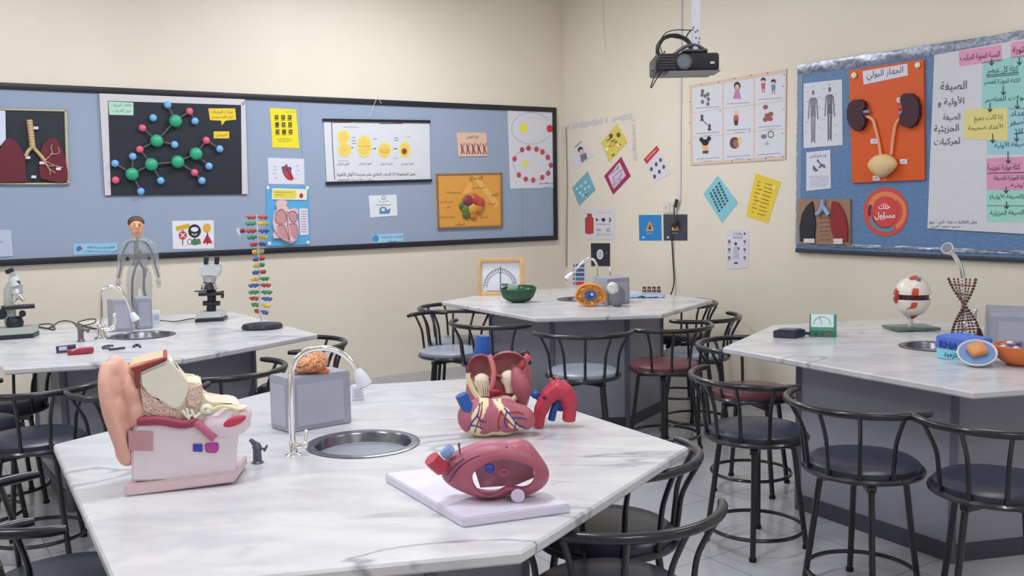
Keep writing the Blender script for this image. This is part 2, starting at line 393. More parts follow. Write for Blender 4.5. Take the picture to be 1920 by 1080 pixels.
for i, (a, bb_) in enumerate(LAMPS):
    e = empty('ceiling_light', 'white ceiling tube light fitting, number %d from the far corner' % (i+1), 'ceiling light', wp(a, bb_, CEIL), WY, 'ceiling light fittings')
    e['label'] = 'white tube light fitting on the ceiling above the classroom'
    b = new(); box(b, (0, 0, -.03), (1.26, .34, .058), bev=.004); finish('housing', b, M((235, 235, 235), .4), e)
    b = new(); box(b, (0, 0, -.066), (1.2, .28, .012))
    em = bpy.data.materials.get('lamp_diffuser')
    if not em:
        em = bpy.data.materials.new('lamp_diffuser'); em.use_nodes = True; pb = em.node_tree.nodes['Principled BSDF']
        pb.inputs['Emission Color'].default_value = (1, .99, 1, 1); pb.inputs['Emission Strength'].default_value = 6
    finish('diffuser', b, em, e)

# ------------------------------------------------------------------ the two long pinboards
def board(name, label, W, u0, u1, z0, z1, felt, th=.02):
    X = DL if W == 'L' else DR; Z = DR if W == 'L' else -DL
    o_ = CO+X*u0+UP*((z0+z1)/2)
    b = new(); hz = (z1-z0)/2
    prism(b, [Vector((0, -hz, 0)), Vector((u1-u0, -hz, 0)), Vector((u1-u0, hz, 0)), Vector((0, hz, 0))], Vector((0, 0, th)))
    o = finish(name, b, felt, smooth=False); mx = Matrix.Identity(4); o_ = o_+Z*.001
    for i in range(3): mx[i][0] = X[i]; mx[i][1] = UP[i]; mx[i][2] = Z[i]; mx[i][3] = o_[i]
    o.matrix_world = mx; tag(o, label, 'pinboard'); return o, hz
def uof(W, x, y): return (wallhit(W, x, y)-CO).dot(DL if W == 'L' else DR)
uL = uof('L', 1041, 300)
bl, hz = board('pinboard', 'long grey-blue felt pinboard with a black frame on the left wall', 'L', -7.6, uL, 1.186, 2.432, M((143, 156, 180), .9, 0, .03, 200, .2))
LW = uL+7.6; FW = .045
for nm, c, s in (('frame_rail', (LW/2, hz-FW/2, .016), (LW, FW, .034)), ('frame_rail', (LW/2, -hz+FW/2, .016), (LW, FW, .034)), ('frame_rail', (LW-FW/2, 0, .016), (FW, 2*hz-2*FW, .034))):
    b = new(); box(b, c, s, bev=.004); finish(nm, b, M((28, 28, 38), .45), bl)
for x in (565, 975):
    b = new(); u = uof('L', x, 300)+7.6; box(b, (u, 0, .0202), (.004, 2*hz-2*FW, .001)); finish('felt_seam', b, M((120, 132, 158), .9), bl, smooth=False)
BT = .021
uR = uof('R', 1498, 300)
br_, hz = board('pinboard', 'glittery blue pinboard with crumpled silver edging on the right wall', 'R', uR, uR+3.4, 1.174, 2.492,
    two_tone('blue_glitter_felt', (88, 120, 162), (124, 152, 188), 60, .55, .85, rough=.5, detail=8), th=.02)
RWd = 3.4
foil = two_tone('crumpled_foil', (96, 106, 130), (158, 162, 172), 14, .35, .65, rough=.3, distort=2, bump=.6, metal=.35)
rnd = random.Random(5)
def strip(y, x0, x1, hgt, mat, name, z, vert=False):
    b = new(); n = 60; rows = []
    for i in range(n+1):
        t = x0+(x1-x0)*i/n; row = []
        for j in range(5):
            s = (j/4-.5)*hgt; dz = rnd.uniform(0, .007) if 0 < j < 4 else 0; e = rnd.uniform(-.004, .004)
            row.append(b.verts.new((y+s+e, t, z+dz) if vert else (t, y+s+e, z+dz)))
        rows.append(row)
    for A, B in zip(rows, rows[1:]):
        for j in range(4): b.faces.new((A[j], B[j], B[j+1], A[j+1]))
    return finish(name, b, mat, br_)
strip(hz-.03, 0, RWd, .07, foil, 'foil_edging', .022)
strip(.02, -hz+.05, hz-.06, .045, M((120, 140, 172), .5, 0, .1, 20), 'foil_edging', .0215, True)
strip(-hz+.055, .04, RWd, .025, foil, 'foil_edging', .022)
b = new(); box(b, (RWd/2, -hz+.012, .014), (RWd, .03, .03), bev=.003); finish('frame_rail', b, M((52, 56, 68), .4), br_)

# ================================================================== POSTERS, LEFT BOARD
INK = (40, 42, 60); WHITE = (206, 206, 220); GREY = (110, 112, 130)
s = Sheet('lung_display', 'black framed display with dark red lungs and a beige windpipe', 'display board', 'L', [(-12, 204), (124, 207), (128, 346), (-12, 346)], .012, (34, 38, 50), BT)
for p in ([(-12, 204), (124, 207), (124, 210), (-12, 207)], [(-12, 343), (128, 343), (128, 346), (-12, 346)], [(119, 207), (124, 207), (128, 346), (123, 346)]):
    s.poly('gold_border', p, (176, 168, 134), .008, 0)
s.poly('lung', [(-5, 300), (2, 268), (14, 258), (28, 266), (40, 282), (46, 300), (46, 325), (48, 341), (10, 342), (-8, 343)], (96, 26, 44), .02, .0)
s.poly('lung', [(73, 300), (74, 284), (80, 270), (92, 259), (104, 260), (112, 275), (120, 297), (125, 325), (124, 340), (112, 343), (90, 339), (74, 335), (71, 318)], (96, 26, 44), .02, .0)
s.tubes('windpipe', [[(53, 226), (56, 250), (59, 278)]], .019, (196, 170, 128), .024)
s.tubes('bronchus', [[(58, 276), (50, 285), (46, 294)], [(60, 277), (70, 288), (82, 302)]], .012, (186, 160, 120), .024)
s.tubes('bronchiole', [[(82, 302), (95, 288), (93, 278), (95, 272)], [(92, 290), (108, 288), (106, 277)], [(82, 302), (98, 310), (116, 315)], [(82, 302), (88, 315), (101, 325)], [(83, 304), (90, 318), (92, 328)], [(80, 300), (84, 310), (98, 312)]], .003, (190, 150, 130), .026)
b = new()
for i in range(9):
    P = s.q(53.5+i*.6, 230+i*5.4, .043); cyl(b, P+Vector((-.017, 0, -.004)), P+Vector((.017, 0, -.004)), .0035, 8)
finish('cartilage_rings', b, M((150, 122, 84), .6), s.o)
for x, y in ((65, 241), (50, 296), (76, 306), (61, 332), (107, 317)): s.rect('name_tag', x-4.5, y-2.5, x+4.5, y+2.5, (210, 205, 215), .003, .026)
s.poly('paper_slip', [(-12, 208), (8, 209), (9, 262), (-2, 275), (-12, 275)], (196, 202, 224), .003, .024)
s.end()

s = Sheet('molecule_display', 'black board with green, red and blue ball molecule in a white crumpled border', 'display board', 'L', [(184, 176), (457, 187), (462, 364), (195, 367)], .012, (30, 34, 46), BT)
fo_ = (196, 192, 198)
for p in ([(184, 176), (457, 187), (456, 198), (200, 190)], [(184, 176), (200, 190), (206, 366), (195, 367)], [(449, 196), (457, 187), (462, 364), (451, 364)]): s.poly('border_tape', p, fo_, .004, 0)
Gn = [(325, 228), (290, 265), (280, 309), (329, 304), (363, 289), (244, 327)]
Bl = [(311, 198), (284, 222), (362, 228), (324, 272), (246, 294), (213, 307), (408, 280), (388, 312), (375, 339), (298, 339), (261, 359)]
Rd = [(352, 210), (264, 241), (259, 281), (383, 264), (361, 324), (214, 338)]
for x, y in Gn: s.bump('green_atom', x, y, 12, (52, 160, 120), .8, .35)
for x, y in Bl: s.bump('blue_atom', x, y, 7, (112, 170, 222), .8, .35)
for x, y in Rd: s.bump('red_atom', x, y, 7, (214, 92, 118), .8, .35)
bonds = [((325, 228), (311, 198)), ((325, 228), (352, 210)), ((352, 210), (362, 228)), ((290, 265), (264, 241)), ((290, 265), (324, 272)), ((290, 265), (259, 281)), ((259, 281), (280, 309)), ((280, 309), (329, 304)), ((329, 304), (363, 289)), ((363, 289), (383, 264)), ((383, 264), (408, 280)), ((363, 289), (388, 312)), ((329, 304), (361, 324)), ((361, 324), (375, 339)), ((280, 309), (244, 327)), ((244, 327), (213, 307)), ((244, 327), (246, 294)), ((244, 327), (261, 359)), ((280, 309), (298, 339)), ((325, 228), (290, 265))]
for p, q in bonds:
    b = new(); cyl(b, s.q(*p, .02), s.q(*q, .02), .0075, 8); finish('bond', b, M((78, 74, 82), .5), s.o)
s.poly('green_note', [(201, 191), (248, 193), (248, 217), (203, 216)], (168, 206, 186), .002, .002)
s.text('تفاعلات الجزيئات', 207, 195, 244, 202, INK); s.text('بين الذرات', 208, 205, 243, 212, INK)
s.poly('speech_bubble', [(388, 204), (438, 204), (440, 225), (420, 227), (413, 236), (412, 227), (391, 226)], (232, 192, 52), .002, .002)
s.text('عينات الجزيئات', 392, 207, 434, 215, INK); s.text('انواع الهيدروجين', 394, 217, 434, 224, INK)
s.rect('yellow_note', 398, 247, 427, 260, (232, 192, 52), .002, .002); s.text('البروتين', 402, 250, 423, 257, INK)
s.end()

s = Sheet('chart', 'small yellow chart with nine dark icons, above the heart picture', 'poster', 'L', [(504, 203), (553, 206), (559, 278), (509, 277)], .002, (228, 206, 40), BT)
for r in range(3):
    for c in range(3):
        x, y = 516.5+c*12.2+r*.9, 221+r*13.4
        s.rect('icon', x-3.4, y-4.6, x+3.4, y+3, (74, 66, 34)); s.line('icon', [(x-3.6, y+4.6), (x+3.6, y+4.6)], 1.3, (120, 108, 40))
        s.disc('icon_mark', x+(r-c)*.5, y-1, 1.6, 1.7, (178, 160, 44), n=8)
s.lines(530, 210, 552, 212, 1, (170, 150, 40)); s.lines(516, 261, 545, 265, 2, (150, 132, 40)); s.end()

s = Sheet('heart_picture', 'white sheet with a small printed red and blue heart', 'poster', 'L', [(500, 296), (568, 298), (569, 346), (502, 345)], .002, WHITE, BT)
s.poly('printed_heart', [(527, 316), (531, 312), (535, 307), (538, 313), (543, 316), (545, 326), (549, 335), (545, 339), (537, 337), (531, 330), (527, 322)], (170, 48, 62))
s.poly('blue_vessels', [(525, 314), (530, 311), (533, 318), (532, 328), (529, 323)], (70, 84, 140)); s.poly('blue_vessels', [(540, 312), (545, 315), (543, 322), (538, 318)], (70, 84, 140))
s.line('red_veins', [(535, 316), (540, 326), (545, 334)], 1.5, (110, 26, 40)); s.line('red_veins', [(531, 320), (538, 330)], 1.2, (206, 90, 90))
for x, y in ((513, 312), (514, 318), (512, 325), (515, 333), (555, 311), (557, 320), (555, 327), (553, 334)): s.line('captions', [(x-2.5, y), (x+3, y)], .8, (150, 152, 176))
s.end()

s = Sheet('heart_display', 'blue card with a carved pink heart section under a yellow strip', 'display board', 'L', [(497, 349), (576, 349), (578, 458), (497, 462)], .006, (86, 160, 206), BT)
s.poly('carved_heart', [(516, 392), (514, 383), (517, 376), (525, 375), (535, 377), (533, 386), (540, 394), (548, 390), (555, 393), (555, 400), (552, 404), (556, 418), (556, 436), (551, 450), (543, 456), (531, 453), (521, 446), (510, 447), (508, 440), (511, 432), (508, 418), (510, 402)], (214, 182, 184), .02, .0)
for P in ([(514, 398), (524, 392), (532, 402), (530, 414), (520, 420), (512, 412)], [(537, 398), (548, 396), (553, 406), (549, 416), (540, 412)], [(516, 424), (528, 422), (534, 436), (538, 450), (526, 446), (516, 436)], [(538, 420), (550, 420), (554, 434), (549, 448), (541, 440)]):
    s.poly('chamber', P, (190, 140, 146), .002, .0195)
s.tubes('chamber_rim', [[(514, 398), (524, 392), (532, 402), (531, 414), (520, 420), (512, 412), (514, 398)], [(537, 398), (548, 396), (553, 406), (549, 416), (540, 412), (537, 398)], [(534, 396), (535, 420), (539, 450)], [(516, 424), (528, 422), (534, 436), (538, 450)], [(538, 420), (550, 420), (554, 434), (549, 448)], [(510, 430), (516, 440), (528, 450), (543, 453)]], .003, (150, 96, 106), .021)
s.poly('yellow_strip', [(508, 353), (573, 355), (572, 375), (507, 374)], (222, 216, 196), .004, .002); s.poly('yellow_field', [(510, 356), (553, 357), (552, 372), (510, 371)], (212, 200, 74), .001, .0062)
s.disc('strip_heart', 562, 367, 3.6, 4.6, (150, 52, 74), .001, .0062); s.z = .0075; s.line('strip_text', [(512, 360), (545, 361)], .9, (150, 140, 60), .0076); s.line('strip_text', [(513, 365), (530, 365)], .9, (150, 140, 60), .0076)
s.poly('key_label', [(558, 391), (574, 391), (576, 440), (560, 441)], (216, 210, 228), .003, .001)
for i in range(9): s.line('key_text', [(562, 396+i*4.8), (572, 396+i*4.8)], 1.2, (150, 110, 150), .0046)
for x, y in ((500, 352), (574, 352), (503, 456), (575, 454)): s.disc('white_tape', x, y, 3, 3, (225, 228, 240), .001, .001)
s.end()

s = Sheet('cell_scroll', 'white hanging scroll with black rods showing yellow dividing cells', 'poster', 'L', [(604, 226), (802, 230), (804, 340), (610, 343)], .003, (204, 206, 214), BT+.004)
for P in ([(602, 223), (803, 226), (803, 231), (603, 228)], [(608, 341), (806, 336), (806, 341), (609, 347)]):
    b = new(); prism(b, [s.q(*p, -.003) for p in P], Vector((0, 0, .014))); finish('rod', b, M((26, 28, 38), .4), s.o, smooth=False)
s.line('drawn_border', [(619, 230), (621, 280), (625, 337)], 1.4, (70, 66, 86)); s.line('red_strip', [(620, 230), (656, 230)], 1.6, (190, 60, 90)); s.line('dark_strip', [(708, 232), (752, 232)], 1.4, (60, 66, 100)); s.line('green_strip', [(660, 231), (706, 231)], 1.4, (170, 200, 170)); s.line('red_strip', [(738, 231.5), (752, 231.5)], 1.4, (190, 60, 90))
YC = (216, 206, 110); OC = (222, 190, 96)
for x, y, rx, ry in ((641, 257, 12, 13), (643, 281, 12.5, 14), (680, 274.5, 14, 21), (718, 282, 12.5, 15), (756, 281, 11, 15.5)):
    s.disc('cell', x, y, rx, ry, YC); s.disc('cytoplasm', x, y+.5, rx*.78, ry*.8, OC)
for x, y in ((643, 258.5), (644, 281.5)): s.disc('nucleus_rim', x, y, 6.5, 7, (196, 104, 56)); s.disc('nucleus', x, y, 4, 4.4, (226, 150, 120)); s.disc('nucleus_core', x, y, 1.6, 1.8, (240, 190, 160), n=10)
for i in range(4): s.line('chromosome', [(670, 270+i*4), (680, 273+i*2), (690, 270+i*4)], .9, (176, 150, 60))
s.line('chromosome', [(708, 282), (718, 280), (728, 283)], 1, (176, 150, 60)); s.line('chromosome', [(709, 285), (727, 286)], 1, (190, 110, 60))
s.disc('dark_nucleus', 755, 284, 5.4, 6, (150, 90, 60)); s.disc('dark_nucleus_core', 755, 284, 2.6, 3, (110, 56, 44), n=10)
for x, y in ((660, 258), (660, 264), (661, 269), (700, 261), (740, 259), (740, 263), (763, 257), (738, 297)): s.line('labels', [(x-4, y), (x+4, y)], .8, (120, 122, 140))
for x, y in ((655, 277), (698, 279), (737, 279)): s.arrow(x-3, y, x+4, y, (90, 90, 100), 1, 2.5, 'small_arrow')
for x, t in ((641, 'الطور النهائي'), (682, 'الطور الانفصالي'), (722, 'الطور الاستوائي'), (761, 'الطور التمهيدي')): s.text(t, x-12, 305, x+11, 311, (96, 98, 116), 'captions')
s.lines(628, 302, 652, 302, 1, (150, 150, 160)); s.text('مراحل انقسام الخلية', 641, 237, 669, 241, (120, 122, 140), 'captions')
s.text('عمل المجموعة (١) الصف الحادي عشر مدرسة الأوائل الثانوية', 629, 323, 776, 333, INK, slope=-.01); s.text('مادة الأحياء العلوم', 631, 335, 697, 340, INK)
s.tubes('hanging_string', [[(688, 219.5), (703, 183)], [(711, 195), (704, 182)], [(703, 183), (703, 179)]], .002, (206, 208, 218), .012)
s.end()

s = Sheet('cell_card', 'small peach card with a row of red strands, right of the scroll', 'poster', 'L', [(853, 249), (909, 249), (911, 293), (857, 294)], .006, (212, 178, 158), BT)
s.text('خلية العضل', 871, 254, 894, 261, INK)
for i in range(5):
    x = 864+i*10.3; s.line('strand', [(x-3, 270), (x, 279), (x+3.5, 289)], 1.8, (120, 44, 52)); s.line('strand', [(x+3.5, 268), (x, 279), (x-3, 290)], 1.6, (150, 84, 90)); s.line('dark_strand', [(x-2, 273), (x-1, 288)], 1, (60, 52, 80))
s.end()

s = Sheet('brain_display', 'orange framed display with a round coloured brain relief', 'display board', 'L', [(814, 326), (937, 324), (938, 425), (817, 429)], .014, (212, 150, 68), BT, rough=.35)
for p in ([(814, 326), (937, 324), (937, 327), (814, 329)], [(817, 426), (938, 422), (938, 425), (817, 429)], [(814, 326), (817, 327), (820, 427), (817, 429)], [(934, 325), (937, 324), (938, 425), (935, 424)]): s.poly('wood_edge', p, (132, 104, 78), .006, 0)
s.poly('pale_rays', [(880, 330), (890, 330), (932, 380), (925, 390)], (220, 168, 96)); s.poly('pale_rays', [(880, 340), (870, 350), (862, 366), (882, 360)], (220, 168, 96))
for cx_, cy_, r_, c_ in ((872, 377, 11, (128, 52, 72)), (885, 373, 10, (186, 74, 62)), (895, 380, 10, (176, 70, 66)), (893, 391, 9, (190, 120, 52)), (880, 392, 11, (206, 150, 52)), (868, 392, 9, (98, 120, 56)), (869, 402, 8, (90, 104, 60)), (882, 403, 8, (200, 120, 56)), (862, 386, 7, (74, 100, 70))): s.bump('brain_lobe', cx_, cy_, r_, c_, .45, .25)
s.text('الدماغ', 877, 330, 901, 340, (104, 62, 36)); 
for t, x0, y0, x1, y1 in (('الفص الجبهي', 880, 350, 905, 355), ('السمع والذاكرة', 831, 359, 859, 364), ('البصر', 916, 361, 930, 369), ('الفص الصدغي', 821, 376, 844, 381), ('النطق', 833, 386, 841, 391), ('الحركة', 912, 380, 925, 385), ('جذع الدماغ والنخاع', 820, 405, 849, 410), ('المخيخ', 896, 405, 910, 410), ('التوازن', 850, 418, 868, 423)): s.text(t, x0, y0, x1, y1, (124, 80, 40), 'captions')
s.end()

s = Sheet('orbit_sheet', 'tall white sheet with two drawn ellipses ringed by red dots', 'poster', 'L', [(949, 207), (1036, 208), (1038, 352), (954, 354)], .002, (206, 206, 216), BT)
s.ringd('drawn_ellipse', 993, 241, 37, 30, .02, (120, 124, 140), 32, 330); s.disc('yellow_disc', 979, 240, 8, 9, (222, 214, 90)); s.disc('red_disc', 1028, 241.5, 6, 7, (196, 56, 62))
s.ringd('drawn_ellipse', 995, 308, 35.5, 31, .02, (130, 134, 150)); s.disc('yellow_disc', 982, 307, 5.5, 6.5, (218, 212, 100))
for x, y in ((962, 298), (976, 281), (988, 278), (1003, 280), (1014, 285), (1024, 295), (1030, 310), (1025, 325), (1014, 333), (997, 338), (983, 336), (970, 328)): s.disc('red_dot', x, y, 4.2, 5.2, (186, 70, 84), n=12)
s.text('مدار القمر حول', 1007, 341, 1034, 346, INK); s.text('الارض', 1016, 348, 1032, 352, GREY); s.end()

s = Sheet('notice', 'small white notice with rounded corners and a blue reading figure', 'poster', 'L', [(689, 367), (741, 365), (743, 404), (692, 408)], .002, (212, 216, 228), BT)
s.ringd('crest', 717, 371, 4, 3.6, .3, (110, 112, 140)); s.text('مدرستي بيتي', 707, 376, 727, 379.5, (110, 112, 140), 'captions'); s.text('الصحة المدرسية', 703, 382, 730, 386, INK)
s.ringd('blue_figure', 716, 393, 6.5, 5, .35, (60, 84, 130), 150, 390); s.poly('blue_book', [(709, 394), (723, 394), (730, 390), (728, 400), (709, 401)], (80, 130, 180)); s.disc('blue_face', 716, 393, 3.5, 3.5, (196, 210, 230), n=10); s.end()
s = Sheet('banner', 'small pale blue name strip low on the felt, right of the middle', 'sign', 'L', [(695, 440), (753, 437), (754, 452), (697, 456)], .002, (150, 196, 224), BT)
s.disc('blue_emblem', 702, 447, 6, 7, (64, 140, 196)); s.text('القائم على الحياة والبيئة', 713, 442, 752, 448, (60, 70, 110), slope=-.03); s.text('خليفة', 725, 450, 742, 454, INK); s.end()
s = Sheet('warning_picture', 'white sheet with colourful warning signs and a black round face sign', 'poster', 'L', [(321, 414), (399, 413), (400, 466), (323, 467)], .002, (216, 216, 226), BT)
s.line('dark_post', [(341, 430), (341, 460)], 1.6, (90, 40, 52)); s.line('dark_post', [(363, 440), (363, 456)], 2, (44, 44, 56)); s.line('dark_post', [(387, 430), (387, 459)], 1.6, (90, 40, 52))
s.poly('yellow_plank', [(327, 425), (352, 419), (356, 426), (330, 433)], (206, 158, 50)); s.disc('round_face_sign', 363, 433, 12, 12.5, (34, 38, 54)); s.disc('face_eyes', 363, 430, 7, 4.5, (214, 216, 230)); s.line('face_eyes', [(358, 438), (363, 441), (368, 438)], 1.6, (214, 216, 230))
s.disc('red_round_sign', 341, 441, 7.5, 8, (176, 60, 72)); s.line('cross', [(337, 437), (345, 445)], 1.6, (226, 224, 232)); s.line('cross', [(345, 437), (337, 445)], 1.6, (226, 224, 232))
s.disc('orange_round_sign', 386, 427, 7.5, 8, (216, 160, 54)); s.poly('flame', [(384, 431), (386, 421), (389, 431)], (70, 50, 50)); s.poly('red_triangle', [(387, 437), (397, 456), (378, 456)], (178, 44, 56))
s.ringd('no_entry_ring', 354, 453, 5, 5.5, .25, (176, 60, 72)); s.poly('green_bush', [(356, 452), (362, 447), (374, 449), (375, 457), (362, 460), (357, 457)], (60, 124, 84)); s.disc('red_berry', 371, 450, 3, 3, (190, 60, 70), n=10); s.end()
s = Sheet('banner', 'small pale blue name strip with a red arrow, left of the torso figure', 'sign', 'L', [(136, 457), (218, 455), (220, 475), (137, 478)], .002, (140, 186, 214), BT)
s.poly('arrow_mark', [(147, 459), (154, 466), (146, 471), (149, 466)], (176, 62, 84)); s.disc('blue_emblem', 146, 466, 4, 5, (70, 110, 180), n=12); s.text('القائم بمهر سرعة اللغة', 163, 461, 213, 467, (44, 60, 104)); s.text('القيم السلامية راحة القلب', 157, 469, 219, 474, (44, 60, 104)); s.end()
s = Sheet('plaque', 'plain pale rounded plaque cut by the left edge of the photo', 'sign', 'L', [(-12, 431), (20, 431), (24, 480), (-12, 482)], .004, (176, 184, 208), BT)
s.line('lettering', [(0, 454), (4, 453)], 1.4, (90, 84, 110)); s.end()

# ================================================================== POSTERS, RIGHT WALL
s = Sheet('picture_chart', 'pinned grid of nine white picture cards on peach board under the projector', 'poster', 'R', [(1294, 160), (1476, 129), (1474, 299), (1296, 310)], .008, (206, 184, 168))
for r in range(3):
    for c in range(3):
        a0, a1 = .03+c*.325, .03+c*.325+.31; b0, b1 = .045+r*.31, .045+r*.31+.30
        s.strect('picture_card', a0, b0, a1, b1, (206, 206, 216), .001, .0004); s.z = .002
        x, y = s.st((a0+a1)/2, b1-.04); s.line('caption', [(x-22, y+2), (x+22, y-1)], 1.1, (130, 132, 160), .0018)
        if r != 0: s.line('caption', [(x-8, y+6), (x+8, y+5)], .9, (150, 152, 176), .0018)
Z2 = .0019
def fig(x, y, hair, dress, sc_=1.0, skin=(214, 168, 150)):
    s.disc('hair', x, y-9*sc_, 5.6*sc_, 7*sc_, hair, 0, Z2); s.disc('face', x, y-7*sc_, 3.6*sc_, 4.4*sc_, skin, 0, Z2+.0003)
    s.poly('clothing', [(x-3*sc_, y-2.5*sc_), (x+3*sc_, y-2.5*sc_), (x+7*sc_, y+13*sc_), (x-7*sc_, y+13*sc_)], dress, 0, Z2+.0001)
for x, y in ((1319, 171), (1318, 178), (1324, 180), (1329, 177), (1319, 191), (1330, 186), (1329, 195)): s.disc('sketch_figures', x, y, 3.2, 4.2, (110, 112, 118), 0, Z2, 10)
fig(1384, 171, (60, 36, 40), (184, 120, 168), 1.1)
for x, y, c_ in ((1433, 160, (180, 90, 96)), (1452, 163, (96, 130, 170))):
    s.disc('hair', x, y-10, 4.5, 4.5, (44, 36, 48), 0, Z2); s.disc('face', x, y-7, 3, 3, (220, 180, 160), 0, Z2+.0002, 10); s.poly('clothing', [(x-4, y-4), (x+4, y-4), (x+3, y+7), (x-3, y+7)], c_, 0, Z2); s.line('legs', [(x-2, y+7), (x-2, y+14)], 1.6, (170, 110, 120), Z2); s.line('legs', [(x+2, y+7), (x+2, y+14)], 1.6, (170, 110, 120), Z2)
for x, y in ((1318, 222), (1332, 240)): s.disc('hair', x, y-4, 2.6, 3.4, (62, 60, 72), 0, Z2, 10); s.poly('clothing_dark', [(x-3.5, y+5), (x+3.5, y+5), (x+2, y-1), (x-2, y-1)], (74, 72, 84), 0, Z2)
s.line('dotted_link', [(1321, 227), (1328, 234)], 1.6, (80, 80, 90), Z2)
s.disc('hair', 1382, 211, 4.5, 5, (206, 190, 180), 0, Z2); s.disc('face', 1382, 212, 3, 3.6, (220, 180, 160), 0, Z2+.0002, 10); s.poly('clothing', [(1378, 216), (1386, 216), (1387, 226), (1377, 226)], (176, 84, 84), 0, Z2); s.poly('clothing_dark', [(1378, 226), (1386, 226), (1385, 235), (1379, 235)], (60, 52, 60), 0, Z2)
for x, y in ((1437, 201), (1440, 217), (1447, 214), (1437, 224), (1446, 223)): s.disc('puppet_faces', x, y, 4.8, 4.6, (150, 84, 80), 0, Z2, 12)
s.disc('face', 1324, 276, 6.5, 6.5, (222, 172, 116), 0, Z2+.0002); s.disc('hair', 1324, 267, 7, 6, (34, 32, 44), 0, Z2+.0003); s.disc('hair', 1317, 262, 4, 4.5, (34, 32, 44), 0, Z2+.0003, 12); s.disc('hair', 1331, 260, 4, 4.5, (34, 32, 44), 0, Z2+.0003, 12); s.poly('clothing_dark', [(1319, 283), (1330, 282), (1330, 288), (1319, 288)], (84, 70, 96), 0, Z2)
s.disc('hair', 1379, 268, 9, 11, (92, 62, 64), 0, Z2); s.disc('face', 1382, 269, 5.5, 7.5, (150, 104, 98), 0, Z2+.0002); s.poly('yellow_hat', [(1385, 258), (1391, 256), (1392, 270), (1387, 274)], (216, 196, 130), 0, Z2+.0003)
s.disc('grey_dish', 1434, 256, 5.5, 4.5, (120, 120, 130), 0, Z2); s.ringd('clock_rim', 1447, 252, 6, 7, .3, (104, 104, 116), z=Z2); s.poly('cone', [(1436, 272), (1440, 263), (1444, 272)], (168, 170, 178), 0, Z2)
s.tacks([(1316, 158), (1349, 154), (1379, 147), (1410, 141), (1441, 137), (1472, 140), (1470, 162), (1470, 205), (1469, 250), (1470, 294), (1437, 297), (1407, 299), (1374, 302), (1352, 208), (1408, 245), (1295, 191), (1295, 230), (1294, 268)])
s.end()

def card(name, label, cs, rgb, cat='poster', th=.0015): return Sheet(name, label, cat, 'R', cs, th, rgb)
s = card('poster', 'white tilted sheet with a dark-haired portrait beside the wall crack', [(1091, 264), (1113, 291), (1081, 317), (1068, 294)], (206, 202, 210))
s.line('header', [(1078, 276), (1091, 265)], 2, (110, 150, 140)); s.disc('portrait_hair', 1089, 281, 5, 6, (46, 40, 50)); s.disc('portrait_face', 1091, 285, 4.2, 5.4, (206, 176, 166)); s.poly('portrait_coat', [(1088, 291), (1099, 286), (1102, 297), (1091, 305)], (110, 112, 124)); s.end()
s = card('poster', 'yellow tilted card with dark leaf icons beside the white portrait', [(1157, 232), (1177, 267), (1142, 304), (1128, 267)], (206, 190, 92))
for x, y in ((1146, 255), (1160, 253)): s.disc('dark_icon', x, y, 3.6, 4.6, (90, 84, 44))
for P in ([(1138, 264), (1146, 260)], [(1145, 267), (1154, 262)], [(1150, 270), (1158, 265)], [(1143, 275), (1152, 269)], [(1158, 276), (1164, 270)], [(1148, 292), (1153, 289)]): s.line('dark_strokes', [P[0], P[1]], 2.4, (104, 92, 50))
s.disc('orange_patch', 1149, 270, 5, 4, (222, 166, 70)); s.disc('pale_patch', 1139, 280, 3, 3.4, (236, 228, 180)); s.disc('pale_patch', 1160, 273, 2.6, 3, (236, 228, 180)); s.end()
s = card('poster', 'maroon tilted card with white lines of writing, below the yellow one', [(1165, 294), (1183, 330), (1150, 365), (1133, 330)], (150, 42, 84))
s.poly('white_panel', [(1162, 304), (1174, 329), (1151, 355), (1141, 330)], (206, 186, 206)); 
for t, x, y in (('حقوق الطالب', 1153, 319), ('وواجباته في', 1157, 327), ('المدرسة كل', 1158, 335), ('يوم دراسي', 1157, 343)): s.text(t, x, y, 26, 6.5, (70, 40, 90), ang=-44)
s.end()
s = card('poster', 'teal tilted card with white icons beside the wall crack', [(1102, 321), (1117, 356), (1086, 386), (1073, 352)], (112, 164, 178))
for x, y in ((1082, 354), (1090, 349), (1098, 342), (1088, 362), (1098, 354), (1105, 350), (1094, 366), (1101, 362)): s.rect('white_icon', x-2, y-2.6, x+2, y+2.2, (178, 208, 218))
s.line('dark_strokes', [(1098, 366), (1103, 361)], 2, (50, 100, 120)); s.end()
s = card('poster', 'white tilted sheet with a red header and scattered dark figures', [(1233, 274), (1258, 326), (1228, 341), (1207, 302)], (206, 202, 212))
s.poly('red_header', [(1232, 273), (1237, 281), (1213, 308), (1207, 299)], (186, 60, 68), .001, .0004); s.line('header_text', [(1213, 299), (1231, 281)], 2, (222, 150, 120), .0018)
for x, y in ((1239, 300), (1231, 308), (1245, 313), (1222, 317), (1237, 322), (1228, 331)): s.disc('dark_figure', x, y, 2.6, 4, (76, 74, 100), n=10)
s.end()
s = card('safety_sheet', 'white sheet with a large red fire extinguisher beside small symbols', [(1097, 393), (1153, 392), (1152, 449), (1096, 449)], (206, 202, 210))
s.disc('extinguisher', 1105.5, 411, 8, 6, (176, 60, 60)); s.rect('extinguisher', 1097.5, 411, 1113.5, 437, (176, 60, 60)); s.disc('extinguisher', 1105.5, 436, 8, 3, (176, 60, 60)); s.rect('extinguisher_valve', 1102, 402, 1110, 406, (130, 60, 64)); s.line('extinguisher_hose', [(1101, 401), (1111, 402)], 1.6, (110, 70, 74))
